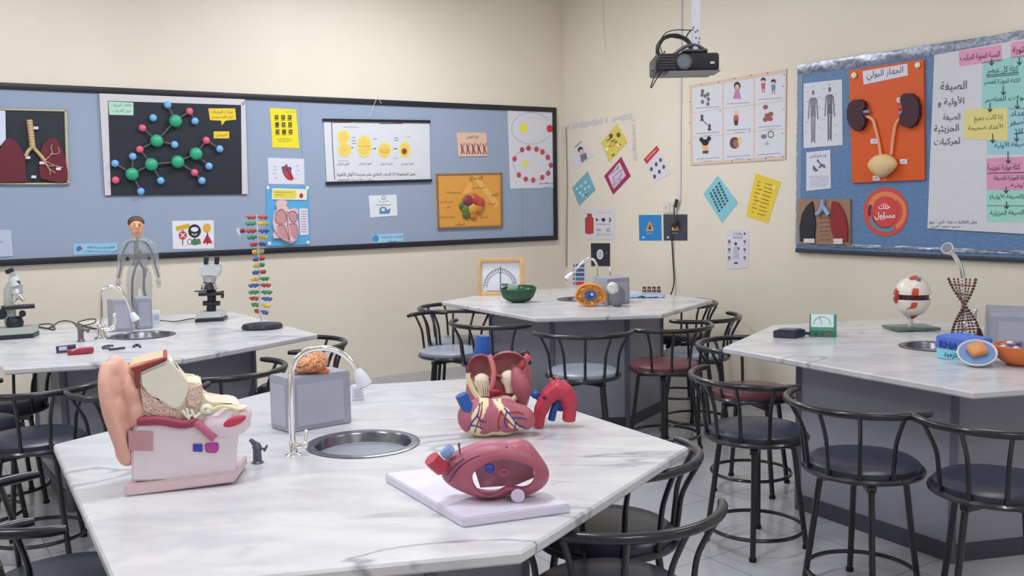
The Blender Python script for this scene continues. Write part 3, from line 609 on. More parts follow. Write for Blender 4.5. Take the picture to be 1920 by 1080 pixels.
s.poly('black_symbol', [(1118, 409), (1123, 412), (1118, 415)], (44, 44, 56)); s.disc('black_symbol', 1132, 412, 3.4, 3.6, (44, 44, 56), n=10); s.line('black_symbol', [(1143, 408), (1146, 412), (1143, 416)], 1.8, (44, 44, 56)); s.ringd('grey_symbol', 1141, 431, 3, 3.6, .3, (110, 110, 124)); s.line('grey_symbol', [(1120, 431), (1127, 431)], 3, (150, 152, 168))
s.lines(1118, 420, 1149, 422, 1, (150, 152, 168)); s.lines(1118, 438, 1149, 441, 2, (150, 152, 168)); s.lines(1116, 399, 1150, 400, 1, (170, 172, 186)); s.end()
s = card('safety_sheet', 'small black square sheet with a white oval, above the sink tap', [(1108, 456), (1144, 456), (1144, 499), (1109, 499)], (38, 42, 54))
s.disc('white_oval', 1125.5, 477, 6.2, 9.6, (206, 208, 216)); s.ringd('drop_mark', 1125.5, 477, 3, 5, .35, (110, 112, 124)); s.line('chalk_mark', [(1137, 477), (1140, 471)], .8, (120, 124, 140)); s.end()
s = card('table_sheet', 'white sheet with stacked blue rows and one red row, behind the tap', [(1073, 489), (1099, 490), (1099, 543), (1073, 541)], (206, 204, 216))
for i, c_ in enumerate(((70, 96, 156), (74, 96, 140), (66, 92, 146), (90, 116, 150), (196, 66, 66))): s.rect('row', 1080, 495+i*8.3, 1096, 501+i*8.3, c_); s.rect('row_number', 1075.5, 496+i*8.3, 1078, 500+i*8.3, (60, 60, 80) if i < 4 else (176, 60, 66))
s.end()
def tri(s, x, y, c1):
    s.poly('warning_triangle', [(x, y-12), (x+8, y+7), (x-8, y+7)], c1); s.poly('triangle_symbol', [(x, y-6), (x+3.5, y+4), (x-3.5, y+4)], (84, 60, 50)); s.line('caption', [(x-6, y+12), (x+6, y+12)], 1, (170, 176, 200))
s = card('safety_sheet', 'bright blue square sheet with an orange warning triangle', [(1198, 403), (1240, 403), (1241, 451), (1199, 451)], (44, 122, 190)); tri(s, 1219, 426, (216, 150, 70)); s.disc('white_dot', 1207, 445, 1.8, 2, (220, 226, 240), n=8); s.end()
s = card('safety_sheet', 'dark grey square sheet with a yellow triangle, behind the black plug', [(1244, 402), (1289, 402), (1289, 451), (1245, 451)], (62, 64, 78)); tri(s, 1266, 425, (206, 170, 90)); s.disc('white_dot', 1253, 445, 1.8, 2, (220, 226, 240), n=8); s.end()
s = card('poster', 'teal tilted poster with dark writing and a blank lower corner', [(1346, 329), (1384, 380), (1354, 418), (1319, 364)], (128, 186, 200))
rnd = random.Random(2)
for i in range(7):
    for j in range(4):
        x = 1344+i*2.6-j*5.2+5; y = 346+i*5.4+j*6.2-2; s.poly('dark_block', [(x-2.6, y), (x, y-3), (x+1.8+rnd.random(), y), (x-1, y+3)], (44, 74, 92))
s.end()
s = card('poster', 'yellow tilted poster with small dark writing, left of the blue board', [(1417, 325), (1464, 341), (1440, 419), (1399, 405)], (220, 190, 58))
for i in range(9): s.line('dark_writing', [(1420-i*1.7+random.random()*4, 340+i*7), (1426-i*1.7+random.random()*8, 342+i*7)], 1.4, (110, 92, 40)); s.line('dark_writing', [(1436-i*1.9, 344+i*7), (1449-i*2+random.random()*4, 348.5+i*7)], 1.5, (130, 106, 40))
s.disc('pale_patch', 1452, 352, 4, 5, (228, 206, 120)); s.end()
s = card('safety_sheet', 'white sheet with a lab-coat figure ringed by small pictures', [(1363, 430), (1404, 429), (1403, 502), (1364, 505)], (206, 202, 214))
for t, y in (('معدات', 437), ('السلامة', 444)): s.text(t, 1375, y-3, 1392, y+3, (110, 112, 130))
s.disc('figure_head', 1380, 457, 2.6, 3, (60, 54, 66), n=10); s.poly('figure_coat', [(1376, 462), (1385, 462), (1386, 484), (1375, 484)], (176, 178, 196)); s.line('figure_legs', [(1377, 493), (1384, 493)], 3, (50, 50, 70)); s.line('figure_arm', [(1384, 464), (1387, 468)], 2, (60, 54, 66))
for x in (1368, 1397):
    for y in (453, 468, 483): s.disc('small_picture', x, y, 2.4, 3.4, (120, 96, 124), n=10); s.line('caption', [(x-3, y+6), (x+3, y+6)], .9, (160, 160, 180))
s.disc('black_mark', 1397, 438, 1.8, 2.2, (60, 60, 76), n=8); s.end()

# on the blue board
s = Sheet('anatomy_sheet', 'white sheet with two grey skeleton figures and labels', 'poster', 'R', [(1511, 157), (1583, 149), (1584, 272), (1511, 278)], .002, (204, 206, 216), BT)
for x, y0, y1, c_ in ((1529, 169, 268, (120, 122, 136)), (1560, 163, 264, (96, 98, 112))):
    h = y1-y0
    s.disc('figure', x, y0+h*.05, 2.6, 5, c_); s.poly('figure', [(x-5.5, y0+h*.15), (x+5.5, y0+h*.14), (x+4.5, y0+h*.36), (x+5, y0+h*.5), (x-5, y0+h*.5), (x-4.5, y0+h*.36)], c_)
    for sg in (-1, 1): s.line('figure', [(x+sg*6.5, y0+h*.17), (x+sg*8, y0+h*.38), (x+sg*8.8, y0+h*.55)], 1.8, c_); s.line('figure', [(x+sg*2.6, y0+h*.48), (x+sg*2.2, y0+h*.75), (x+sg*2, y0+h*.97)], 3, c_); s.line('figure', [(x+sg*2, y0+h*.97), (x+sg*4, y0+h)], 1.4, c_)
    for i in range(5): s.line('ribs', [(x-3.6, y0+h*(.2+i*.035)), (x+3.6, y0+h*(.2+i*.035))], .7, (176, 178, 190))
    for i in range(10):
        yy = y0+h*(.04+i*.095); sg = 1 if i % 2 else -1; s.line('label_lines', [(x+sg*9, yy), (x+sg*14.5, yy+sg)], .7, (140, 142, 156))
s.text('الهيكل', 1526, 160, 1532, 163, GREY, 'captions'); s.text('العضلات', 1556, 157, 1562, 160, GREY, 'captions'); s.end()
s = Sheet('hygiene_sheet', 'small white sheet with a grey drawing of washing hands', 'poster', 'R', [(1516, 286), (1561, 281), (1562, 353), (1516, 358)], .002, (204, 206, 218), BT)
s.text('كيف نغسل اليدين', 1523, 289, 1554, 297, (90, 92, 110), slope=-.05)
s.poly('drawn_hand', [(1535, 302), (1538, 298), (1543, 306), (1551, 309), (1553, 316), (1546, 313), (1538, 316), (1542, 308)], (104, 106, 120)); s.poly('drawn_hand', [(1529, 309), (1534, 315), (1539, 320), (1533, 322), (1528, 317)], (96, 98, 112)); s.lines(1521, 331, 1558, 350, 6, (150, 152, 170), slope=-.04); s.end()
s = Sheet('lung_card', 'brown cardboard with one black lung and one red lung', 'display board', 'R', [(1501, 373), (1600, 373), (1600, 459), (1503, 457)], .012, (146, 116, 94), BT)
s.poly('black_lung', [(1508, 452), (1507, 425), (1511, 402), (1520, 386), (1530, 377), (1533, 392), (1536, 418), (1534, 446), (1520, 447)], (38, 36, 44), .012, 0)
s.poly('red_lung', [(1568, 377), (1578, 379), (1588, 393), (1594, 410), (1597, 430), (1596, 454), (1587, 448), (1571, 446), (1566, 430), (1563, 405), (1566, 390)], (136, 36, 40), .012, 0)
s.tubes('windpipe', [[(1551, 374), (1550, 388)], [(1550, 386), (1546, 396), (1539, 402)], [(1550, 386), (1557, 395), (1562, 403)]], .016, (140, 164, 196), .012)
s.rect('paper_tag', 1515, 447, 1535, 455, (206, 204, 210), .002, .011); s.rect('paper_tag', 1571, 447, 1588, 457, (206, 204, 210), .002, .011)
s.top = 0
for i, t in enumerate(('الرئة السليمة', 'والرئة المريضة', 'التدخين', 'يضر', 'الجهاز التنفسي', 'قاتل الناس')): s.text(t, 1541, 406+i*8, 1562, 411+i*8, (116, 60, 44), 'captions')
s.end()

s = Sheet('urinary_display', 'orange board with two dark kidneys joined to a beige bladder', 'display board', 'R', [(1598, 132), (1738, 112), (1740, 337), (1604, 343)], .014, (206, 84, 26), BT, rough=.45)
s.poly('title_strip', [(1624, 134), (1708, 120), (1709, 142), (1626, 159)], (210, 206, 222), .002, .0006); s.z = .0034; s.text('الجهاز البولي', 1632, 135, 1700, 154, INK, slope=-.16)
for x, y in ((1609, 142), (1728, 123)): s.bump('flower_pin', x, y, 6, (226, 220, 186), .5); 
s.poly('kidney', [(1604, 195), (1612, 188), (1624, 187), (1632, 191), (1634, 200), (1630, 207), (1628, 215), (1634, 224), (1633, 234), (1626, 244), (1615, 246), (1605, 236), (1600, 222), (1600, 206)], (62, 26, 42), .035, 0)
s.poly('kidney', [(1701, 182), (1708, 176), (1720, 176), (1730, 184), (1735, 200), (1735, 218), (1728, 234), (1716, 240), (1705, 238), (1698, 230), (1699, 219), (1705, 208), (1703, 198), (1700, 190)], (62, 26, 42), .035, 0)
s.tubes('ureter', [[(1632, 218), (1645, 225), (1650, 240), (1656, 265), (1660, 290)], [(1699, 220), (1688, 235), (1683, 262), (1680, 290)]], .010, (232, 160, 130), .012)
s.tubes('blood_vessel', [[(1628, 210), (1640, 210)], [(1704, 211), (1697, 213)]], .011, (110, 150, 190), .02)
s.tubes('red_vessel', [[(1628, 214), (1634, 217)], [(1704, 207), (1696, 205)]], .006, (160, 40, 44), .024)
b = new(); k = (s.q(1670, 311)-s.q(1670, 310)).length; ball(b, (0, 0, 0), (25*k*1.25, 22*k, 14*k), 24); o = finish('bladder', b, M((214, 184, 136), .5), s.o); o.location = s.q(1666, 311, .03)
for v in o.data.vertices:
    if v.co.y < 0: v.co.x *= 1+.9*v.co.y/(22*k)*.45
for x, y in ((1695, 188), (1646, 265), (1701, 303), (1650, 334)): s.rect('label_tag', x-6.5, y-4.5, x+6.5, y+4.5, (212, 208, 220), .003, .001); s.line('tag_text', [(x-3, y), (x+3, y)], 1.4, (90, 92, 120), .0046)
s.poly('drop', [(1666, 332), (1669, 338), (1663, 338)], (226, 150, 120), .002, .0006); s.end()

n_ = 40; s = Sheet('round_poster', 'round red and orange poster with white lettering', 'poster', 'R', [(1665+42*math.cos(2*PI*k/n_), 397+46*math.sin(2*PI*k/n_)) for k in range(n_)], .002, (196, 72, 72), BT)
s.ringd('orange_band', 1668, 397, 36, 37, .2, (214, 124, 76), -60, 60); s.ringd('orange_band', 1665, 392, 34, 33, .28, (214, 124, 76), 190, 320); s.ringd('teal_band', 1665, 398, 34, 37, .2, (92, 134, 148), 60, 160)
s.ringd('dark_mark', 1664, 398, 32, 36, .15, (66, 46, 56), 170, 205); s.ringd('dark_mark', 1664, 399, 23, 28, .12, (66, 46, 56), 290, 330); s.ringd('dark_mark', 1664, 398, 25, 30, .04, (66, 46, 56), 60, 160)
s.disc('red_disc', 1664, 397, 24, 28, (198, 66, 66)); s.text('خلك', 1652, 381, 1674, 392, (232, 226, 230), bold=.02); s.text('مسؤول', 1645, 397, 1683, 412, (232, 226, 230), bold=.02); s.end()

s = Sheet('formula_chart', 'large white sheet with pink, teal and yellow note panels and arrows', 'poster', 'R', [(1757, 104), (2010, 58), (2010, 443), (1744, 428)], .003, (200, 200, 208), BT+.004)
def pan(name, pts, c): s.poly(name, pts, c, .0006, .0006)
pan('pink_note', [(1803, 97), (1883, 84), (1884, 115), (1804, 125)], (212, 150, 180)); pan('pink_note', [(1900, 81), (1990, 66), (1990, 98), (1900, 110)], (212, 150, 180))
pan('teal_note', [(1848, 117), (2000, 92), (2000, 205), (1846, 205)], (146, 198, 194)); pan('teal_note', [(1857, 205), (2000, 200), (2000, 288), (1856, 290)], (152, 196, 208))
s.poly('yellow_note', [(1814, 206), (1894, 202), (1895, 264), (1812, 260)], (212, 202, 132), .0006, .0016); pan('pink_note', [(1855, 297), (2000, 290), (2000, 357), (1855, 356)], (206, 144, 172)); pan('teal_note', [(1855, 356), (2000, 358), (2000, 417), (1855, 416)], (150, 204, 190))
def T(t, x0, y0, x1, y1, c=INK, sl=-.06): s.z = .0026; s.acc.setdefault(('lettering', c, .6), new()); b = s.acc[('lettering', c, .6)]; put_text(b, t, lambda u, v: s.q(x0+(x1-x0)*u, y1+(y0-y1)*v+sl*(x1-x0)*u, .003))
T('الصيغة', 1769, 154, 1818, 174, (56, 56, 76)); T('الأولية و', 1764, 183, 1813, 202, (56, 56, 76)); T('الصيغة', 1774, 214, 1806, 229, (56, 56, 76)); T('الجزيئية', 1757, 235, 1803, 252, (56, 56, 76)); T('لمركبات', 1757, 260, 1805, 276, (56, 56, 76))
T('النسبة المئوية للتركيب', 1806, 103, 1880, 117, (70, 30, 60), -.1); T('كتلة مئوية', 1904, 88, 1960, 104, (70, 30, 60), -.1)
TG = (40, 76, 80)
T('كتلة كل عنصر', 1856, 126, 1915, 141, TG); s.line('underline', [(1855, 142), (1916, 136)], 1.4, TG, .003); s.line('underline', [(1855, 145), (1916, 140)], 1.2, TG, .003); T('الكتلة المولية للعنصر', 1850, 150, 1918, 161, TG)
T('نسبة مولات العناصر', 1852, 182, 1960, 194, TG); T('إذا كانت جميع', 1832, 217, 1886, 231, (96, 88, 50)); T('الأعداد صحيحة', 1821, 234, 1886, 247, (96, 88, 50))
T('الأعداد', 1900, 206, 1940, 218, TG); T('بأصغر', 1898, 222, 1932, 238, TG); T('عدد', 1907, 241, 1925, 252, TG); T('الصيغة الأولية', 1870, 266, 1935, 280, TG)
T('كتلة مولية تجريبية', 1857, 308, 1918, 322, (84, 34, 64), -.02); s.line('underline', [(1857, 325), (1925, 323)], 1.2, (84, 34, 64), .003); T('الكتلة المولية للصيغة', 1869, 329, 1935, 340, (84, 34, 64), -.02); T('الأولية', 1900, 343, 1935, 352, (84, 34, 64), 0)
T('(الصيغة الأولية)', 1861, 363, 1925, 375, TG, -.02); T('الصيغة الجزيئية', 1862, 394, 1925, 406, TG, -.02); s.line('underline', [(1856, 385), (1935, 386)], 1, (120, 110, 130), .003)
for x, y0, y1 in ((1865, 112, 123), (1917, 108, 122), (1887, 161, 178), (1862, 193, 210), (1913, 188, 204), (1867, 251, 268), (1912, 250, 265), (1896, 284, 306), (1892, 350, 362), (1893, 378, 391)): s.arrow(x, y0, x, y1, (40, 42, 56), 1.6, 7)
for n2, b2 in s.acc.items():
    if n2[0] == 'arrow': bmesh.ops.translate(b2, verts=b2.verts, vec=(0, 0, .0026))
T('عمل الطالبات: جنا - أمل - ريم', 1748, 411, 1838, 421, INK, 0); T('مريم، شهد، الزين', 1750, 422, 1806, 428, INK, 0)
s.end()

# ================================================================== TABLES
TZ = .83
GREYP = M((138, 139, 152), .45, 0, .03, 8)
def lab_table(name, label, poly, c, sink, srad, bs=.63):
    t = empty(name, label, 'table', (c.x, c.y, 0))
    P = [Vector((p.x-c.x, p.y-c.y, 0)) for p in poly]; S = Vector((sink.x-c.x, sink.y-c.y, 0))
    N = 96; angs = sorted({(-PI+2*PI*k/N) for k in range(N)} | {math.atan2((p-S).y, (p-S).x) for p in P})
    def hit(a):
        d = Vector((math.cos(a), math.sin(a), 0)); best = None
        for i in range(6):
            p, q = P[i]-S, P[(i+1) % 6]-S; e = q-p; den = d.x*e.y-d.y*e.x
            if abs(den) < 1e-9: continue
            u = (p.x*e.y-p.y*e.x)/den; v = (p.x*d.y-p.y*d.x)/den
            if u > 0 and -1e-6 <= v <= 1+1e-6 and (best is None or u < best): best = u
        return S+d*best
    out = [hit(a) for a in angs]; inn = [S+Vector((math.cos(a), math.sin(a), 0))*srad for a in angs]
    b = new(); R = []
    for rim, z, f in ((inn, TZ-.03, 1), (inn, TZ, 1), (out, TZ, .994), (out, TZ-.006, 1), (out, TZ-.024, 1), (out, TZ-.03, .994)): R.append([b.verts.new(((S+(p-S)*f) if rim is out else p)+UP*z) for p in rim])
    n = len(angs)
    for A, B in zip(R, R[1:]+R[:1]):
        for i in range(n): b.faces.new((A[i], A[(i+1) % n], B[(i+1) % n], B[i]))
    finish('marble_top', b, MARBLE, t, ang=25)
    b = new(); Q = [p*bs for p in P]; prism(b, [q+UP*.0 for q in Q], UP*(TZ-.031)); cab = finish('base_cabinet', b, GREYP, t, smooth=False)
    for q in Q:
        b = new(); box(b, (q.x, q.y, .4), (.03, .03, .795), rotm('Z', math.atan2(q.y, q.x))); finish('corner_strip', b, M((98, 99, 114), .4), cab, smooth=False)
    b = new()
    for i in range(6):
        p, q = Q[i], Q[(i+1) % 6]; m_ = (p+q)/2; d = (q-p).normalized(); nn = Vector((d.y, -d.x, 0)); nn = nn if nn.dot(m_) > 0 else -nn
        prism(b, [p+nn*.0+UP*.001, q+UP*.001, q+UP*.08, p+UP*.08], nn*.006)
    finish('plinth', b, M((66, 66, 80), .5), cab, smooth=False)
    sk = [(srad+.012, TZ+.001), (srad+.014, TZ+.003), (srad+.006, TZ+.005), (srad-.012, TZ+.004), (srad-.018, TZ-.004), (srad-.022, TZ-.10), (srad-.05, TZ-.135), (.03, TZ-.145), (.026, TZ-.152), (0, TZ-.152)]
    b = new(); lathe(b, sk, S, 64, cap=False)
    lathe(b, [(srad-.002, TZ-.001), (srad-.006, TZ-.1), (srad-.03, TZ-.15), (0, TZ-.16)], S, 48, cap=False)
    so = finish('sink_basin', b, two_tone('brushed_steel', (140, 142, 152), (112, 114, 126), 40, .3, .7, rough=.25, metal=1), t)
    b = new(); lathe(b, [(0, 0), (.022, 0), (.024, .003), (.02, .005), (0, .004)], S+UP*(TZ-.150), 24); finish('drain', b, M((70, 72, 80), .3, .8), so)
    return t
def hexpts(L=None, FL=None, FR=None, Rr=None, BL=None, BR=None, c=None):
    g = lambda p: gp(p[0], p[1], TZ) if p else None
    L, FL, FR, Rr, BL, BR = map(g, (L, FL, FR, Rr, BL, BR))
    if c is None: c = (L+Rr)/2
    o = lambda p, q: p if p is not None else 2*c-q
    return [o(Rr, L), o(BR, FL), o(BL, FR), o(L, Rr), o(FL, BR), o(FR, BL)], c
P1, c1 = hexpts(L=(100, 833), Rr=(1290, 838), BL=(520, 730), BR=(893, 709))
P2, c2 = hexpts(L=(828, 565), FL=(1005, 596), FR=(1240, 589), Rr=(1336, 562))
c3 = gp(266, 628, TZ); P3, _ = hexpts(Rr=(595, 626), FR=(345, 672), FL=(8, 692), c=c3)
c4 = gp(1750, 650, TZ); P4, _ = hexpts(L=(1355, 651), FL=(1825, 735), BL=(1450, 609), c=c4)
sink1 = gp(681, 832, TZ); sink2 = gp(1085, 561, TZ)
lab_table('lab_table', 'six-sided marble-topped lab table in the foreground holding the ear and heart models', P1, c1, sink1, .165, .5)
lab_table('lab_table', 'six-sided marble-topped lab table in the far corner below the tilted cards', P2, c2, sink2, .15)
lab_table('lab_table', 'six-sided marble-topped lab table at left holding both microscopes', P3, c3, gp(268, 629, TZ), .17)
lab_table('lab_table', 'six-sided marble-topped lab table at right holding the eyeball model', P4, c4, gp(1755, 650, TZ), .16)

# ================================================================== STOOLS (front = +y, backrest at -y)
def make_stool(label, seat_mat, group=None):
    t = empty('bar_stool', label, 'stool', group=group)
    b = new(); lathe(b, [(0, .512), (.205, .512), (.216, .522), (.214, .540), (.195, .553), (.12, .560), (0, .563)], seg=48); finish('seat', b, seat_mat, t)
    b = new(); torus(b, (0, 0, .512), .222, .012, 56); finish('seat_ring', b, BLACK, t)
    b = new(); lathe(b, [(0, .478), (.09, .478), (.09, .492), (.2, .500), (.2, .511), (0, .511)], seg=40)
    for a in (PI/4, -PI/4): box(b, (0, 0, .470), (.34, .035, .022), rotm('Z', a))
    finish('swivel_frame', b, BLACK, t)
    for k in range(4):
        a = PI/4+k*PI/2; d = Vector((math.cos(a), math.sin(a), 0)); b = new()
        tube(b, smooth_path([d*.13+UP*.470, d*.158+UP*.462, d*.168+UP*.43, d*.19+UP*.25, d*.222+UP*.012], 5), .0125, 10); lg = finish('leg', b, BLACK, t)
        b = new(); cyl(b, d*.222+UP*.0, d*.222+UP*.016, .016, 12); finish('rubber_foot', b, M((20, 20, 24), .8), lg)
    b = new(); torus(b, (0, 0, .09), .212, .009, 48); finish('foot_ring', b, BLACK, t)
    R_ = .30; pts = []
    for k in range(25):
        a = math.radians(-90-84+168*k/24); pts.append(Vector((R_*math.cos(a), R_*math.sin(a)*(.96), .782)))
    b = new(); tube(b, pts, [.011]+[.0145]*23+[.011], 12); finish('back_rail', b, BLACK, t)
    for an in (-62, -31, 0, 31, 62):
        a = math.radians(-90+an); d = Vector((math.cos(a), math.sin(a), 0))
        b = new(); tube(b, smooth_path([d*.222+UP*.508, d*.232+UP*.60, d*.246+UP*.68, d*(.298 if an else .288)+UP*.780], 4), .0085, 8); finish('spindle', b, BLACK, t)
    return t
def kids(o): return [c for c in bpy.data.objects if c.parent == o]
def dup(root, label):
    r = root.copy(); col.objects.link(r); r['label'] = label
    for ch in kids(root):
        c = ch.copy(); col.objects.link(c); c.parent = r
        for g in kids(ch):
            d = g.copy(); col.objects.link(d); d.parent = c
    return r
V_BLK = M((44, 46, 64), .32, 0, .06, 25, .1); V_GRY = M((140, 146, 160), .3, 0, .05, 25, .1); V_MAR = M((100, 54, 64), .35, 0, .06, 25, .1)
protos = {}
def stool(kind, x, y, face, label):       # face: the point the sitter looks at
    if kind not in protos: t = protos[kind] = make_stool(label, {'b': V_BLK, 'g': V_GRY, 'm': V_MAR}[kind])
    else: t = dup(protos[kind], label)
    t.location = (x, y, 0); d = Vector((face[0]-x, face[1]-y)); t.rotation_euler = (0, 0, math.atan2(d.y, d.x)-PI/2)
    return t
def SP(px, py): p = gp(px, py, .555); return p.x, p.y
def around(px, py, c): return SP(px, py)
C1, C2, C3, C4 = [(c.x, c.y) for c in (c1, c2, c3, c4)]
G = 'bar stools around the lab tables'
for kind, pt, f, lab in (
    ('g', SP(846, 653), (-.45, 3), 'grey-seated black bar stool outermost left of the far corner table'),
    ('g', (-.41, 7.22), C2, 'grey-seated bar stool tucked behind the outermost left stool of the corner table'),
    ('b', SP(930, 668), (.28, 6.9), 'black bar stool at the far table, behind the blue tube of the heart model'),
    ('g', SP(1093, 690), (C2[0]-.02, C2[1]), 'grey-seated black bar stool facing the middle front side of the far corner table'),
    ('m', SP(1246, 677), (.5, 6.75), 'maroon-seated black bar stool at the far corner table'),
    ('g', SP(1304, 656), (.7, 7.1), 'grey-seated black bar stool behind the maroon stool of the far corner table'),
    ('b', (1.25, 7.30), C2, 'black bar stool mostly hidden under the right end of the far corner table'),
    ('b', SP(1418, 797), (2.2, 4.9), 'black-seated bar stool with hooked rail at the left tip of the right table'),
    ('m', (1.29, 5.19), C4, 'maroon-seated bar stool half under the left tip of the right table'),
    ('b', SP(1618, 856), (2.27, 4.42), 'black-seated bar stool with slanting rail before the left front side of the right table'),
    ('b', SP(1868, 896), (2.15, 4.7), 'black-seated bar stool cut by the right edge of the photo'),
    ('b', (-1.27, 2.66), (-.4, 3.2), 'bar stool at the left side of the foreground table, its rail nearer the table corner'),
    ('b', (-1.07, 2.22), (-.3, 2.7), 'bar stool at the left side of the foreground table, lowest one in the photo'),
    ('b', (.29, 3.03), (-.33, 3.8), 'bar stool tucked under the right edge of the foreground table'),
    ('b', (.25, 2.54), (.2, 3.5), 'bar stool nearest the camera right of the foreground table'),
    ('b', (-1.68, 4.30), (-1.95, 5.3), 'bar stool before the left table, partly hidden by the ear model'),
    ('b', (-2.21, 4.38), (-2.4, 5.2), 'black-seated bar stool lowest of the three seats at the left edge'),
    ('b', (-2.66, 4.67), (-2.3, 5.4), 'black-seated bar stool middle of the three seats at the left edge'),
    ('b', (-2.75, 5.13), (-3.4, 4.6), 'black-seated bar stool uppermost of the three seats at the left edge'),
    ('b', (-1.25, 5.5), (-2.2, 5.5), 'bar stool beyond the right tip of the left table, above the brain model'),
    ('b', (-1.42, 4.72), (-2.45, 5.0), 'bar stool between the left table and the grey box under the brain'),
): stool(kind, *pt, f, lab)

# ================================================================== FAUCETS, BOXES
def goose(fr, label, path, riser_base, nozzle, r=5.2, nrad=10, plate=True):
    t = fr.root('faucet', label, 'faucet'); P = [fr.p(*q) for q in path]; k = fr.k
    b = new(); lathe(b, [(0, 0), (15*k, 0), (15*k, 3*k), (8*k, 6*k), (7.5*k, 26*k), (6*k, 28*k), (0, 28*k)], fr.p(*riser_base), 24); finish('base', b, CHROME, t)
    b = new(); tube(b, smooth_path(P, 8), r*k, 14); finish('gooseneck', b, CHROME, t)
    x, y = riser_base; b = new(); cyl(b, fr.p(x, y-18), fr.p(x+20, y-20, -4), 5*k, 12); ball(b, fr.p(x+22, y-22, -4), 7*k, 12); cyl(b, fr.p(x+22, y-22, -4), fr.p(x+24, y-44, -4), 3*k, 10); ball(b, fr.p(x+24, y-46, -4), 4.5*k, 10); finish('tap_handle', b, CHROME, t)
    a, c = fr.p(*nozzle[0]), fr.p(*nozzle[1]); b = new(); tube(b, [a, a*.75+c*.25, a*.5+c*.5, c], [r*1.1*k, nrad*.8*k, nrad*k, nrad*1.15*k], 20); nz = finish('spray_head', b, M((212, 214, 224), .25), t)
    b = new(); d = (c-a).normalized(); cyl(b, c-d*1.2*k, c+d*1.5*k, nrad*.95*k, 20); finish('spray_face', b, M((120, 122, 134), .4), nz)
    return t
f = Fr(550, 855, TZ)
goose(f, 'tall chrome gooseneck faucet beside the sink of the foreground table', [(550, 850), (547, 800), (546, 730), (548, 690), (565, 664), (596, 653), (632, 658), (658, 676), (671, 696)], (550, 855), ((669, 692), (684, 722)), 5.6, 13)
f = Fr(191, 636, TZ)
goose(f, 'chrome gooseneck faucet bent over the sink of the left table', [(191, 634), (190, 600), (189, 565), (193, 546), (207, 537), (224, 543), (238, 562), (249, 590)], (191, 636), ((247, 586), (255, 601)), 3.4, 7)
f = Fr(1120, 551, TZ)
goose(f, 'small chrome faucet bending left in front of the black oval sheet', [(1120, 550), (1120, 520), (1120, 502), (1114, 488), (1103, 485), (1090, 494), (1072, 513)], (1120, 551), ((1074, 511), (1062, 523)), 2.4, 5)
f = Fr(1805, 628, TZ)
goose(f, 'tall chrome faucet with its spray head raised above the ladder model', [(1805, 626), (1806, 580), (1806, 530), (1801, 500), (1790, 480), (1783, 470)], (1805, 628), ((1784, 473, 3), (1776, 464, -16)), 4.2, 9.5)

GB = M((150, 152, 166), .45, 0, .03, 6)
def socket_box(label, pl, pc, pr, ytop, panel=True, name='socket_box'):
    L_, C_, R_ = [gp(*q, TZ) for q in (pl, pc, pr)]; B_2 = L_+R_-C_; z = (C_-CAM).dot(fw); h = (pc[1]-ytop)*z/F
    o = (C_+B_2)/2; t = empty(name, label, 'box', (o.x, o.y, TZ)); v = lambda p, dz: Vector((p.x-o.x, p.y-o.y, dz))
    b = new(); prism(b, [v(L_, 0), v(C_, 0), v(R_, 0), v(B_2, 0)], UP*h)
    bmesh.ops.bevel(b, geom=b.edges[:], offset=.004, segments=2, affect='EDGES'); finish('casing', b, GB, t)
    for A, Bq, nm in ((C_, R_, 'front_panel'), (L_, C_, 'side_panel')):
        e = (Bq-A); n = Vector((e.y, -e.x, 0)).normalized(); n = n if n.dot(v(A, 0)+v(Bq, 0)) > 0 else -n
        if nm == 'side_panel' and not panel: continue
        b = new(); q = [v(A, h*.1)+e*.13, v(Bq, h*.1)-e*.13, v(Bq, h*.86)-e*.13, v(A, h*.86)+e*.13]; prism(b, q, n*.003); finish(nm, b, M((162, 164, 180), .35, 0, .02, 6), t, smooth=False)
    return t, h
bx1, h1 = socket_box('large grey metal socket box carrying the orange brain model', (508, 802), (543, 813), (660, 793), 709)
socket_box('left one of two grey metal boxes behind the left table faucet', (203, 618), (213, 622), (250, 621), 563, False)
socket_box('right one of two grey metal boxes, at the feet of the clear torso figure', (252, 612), (258, 618), (287, 616), 560, False)
socket_box('grey box behind the orange cell model on the far corner table', (1112, 566), (1140, 572), (1181, 568), 523, False)
socket_box('plain grey metal box at the right edge on the right table', (1846, 628), (1856, 655), (1968, 662), 592, False)
f = Fr(671, 752, TZ)
t = f.root('socket_box', 'small pale box half hidden behind the large grey socket box', 'box'); b = new(); box(b, f.p(671, 738, 12), (22*f.k, 18*f.k, 28*f.k), bev=.003); finish('casing', b, M((196, 198, 212), .5), t)
b = new(); box(b, f.p(671, 737, 2.6), (14*f.k, 1*f.k, 14*f.k)); finish('front_panel', b, M((176, 178, 196), .5), t)

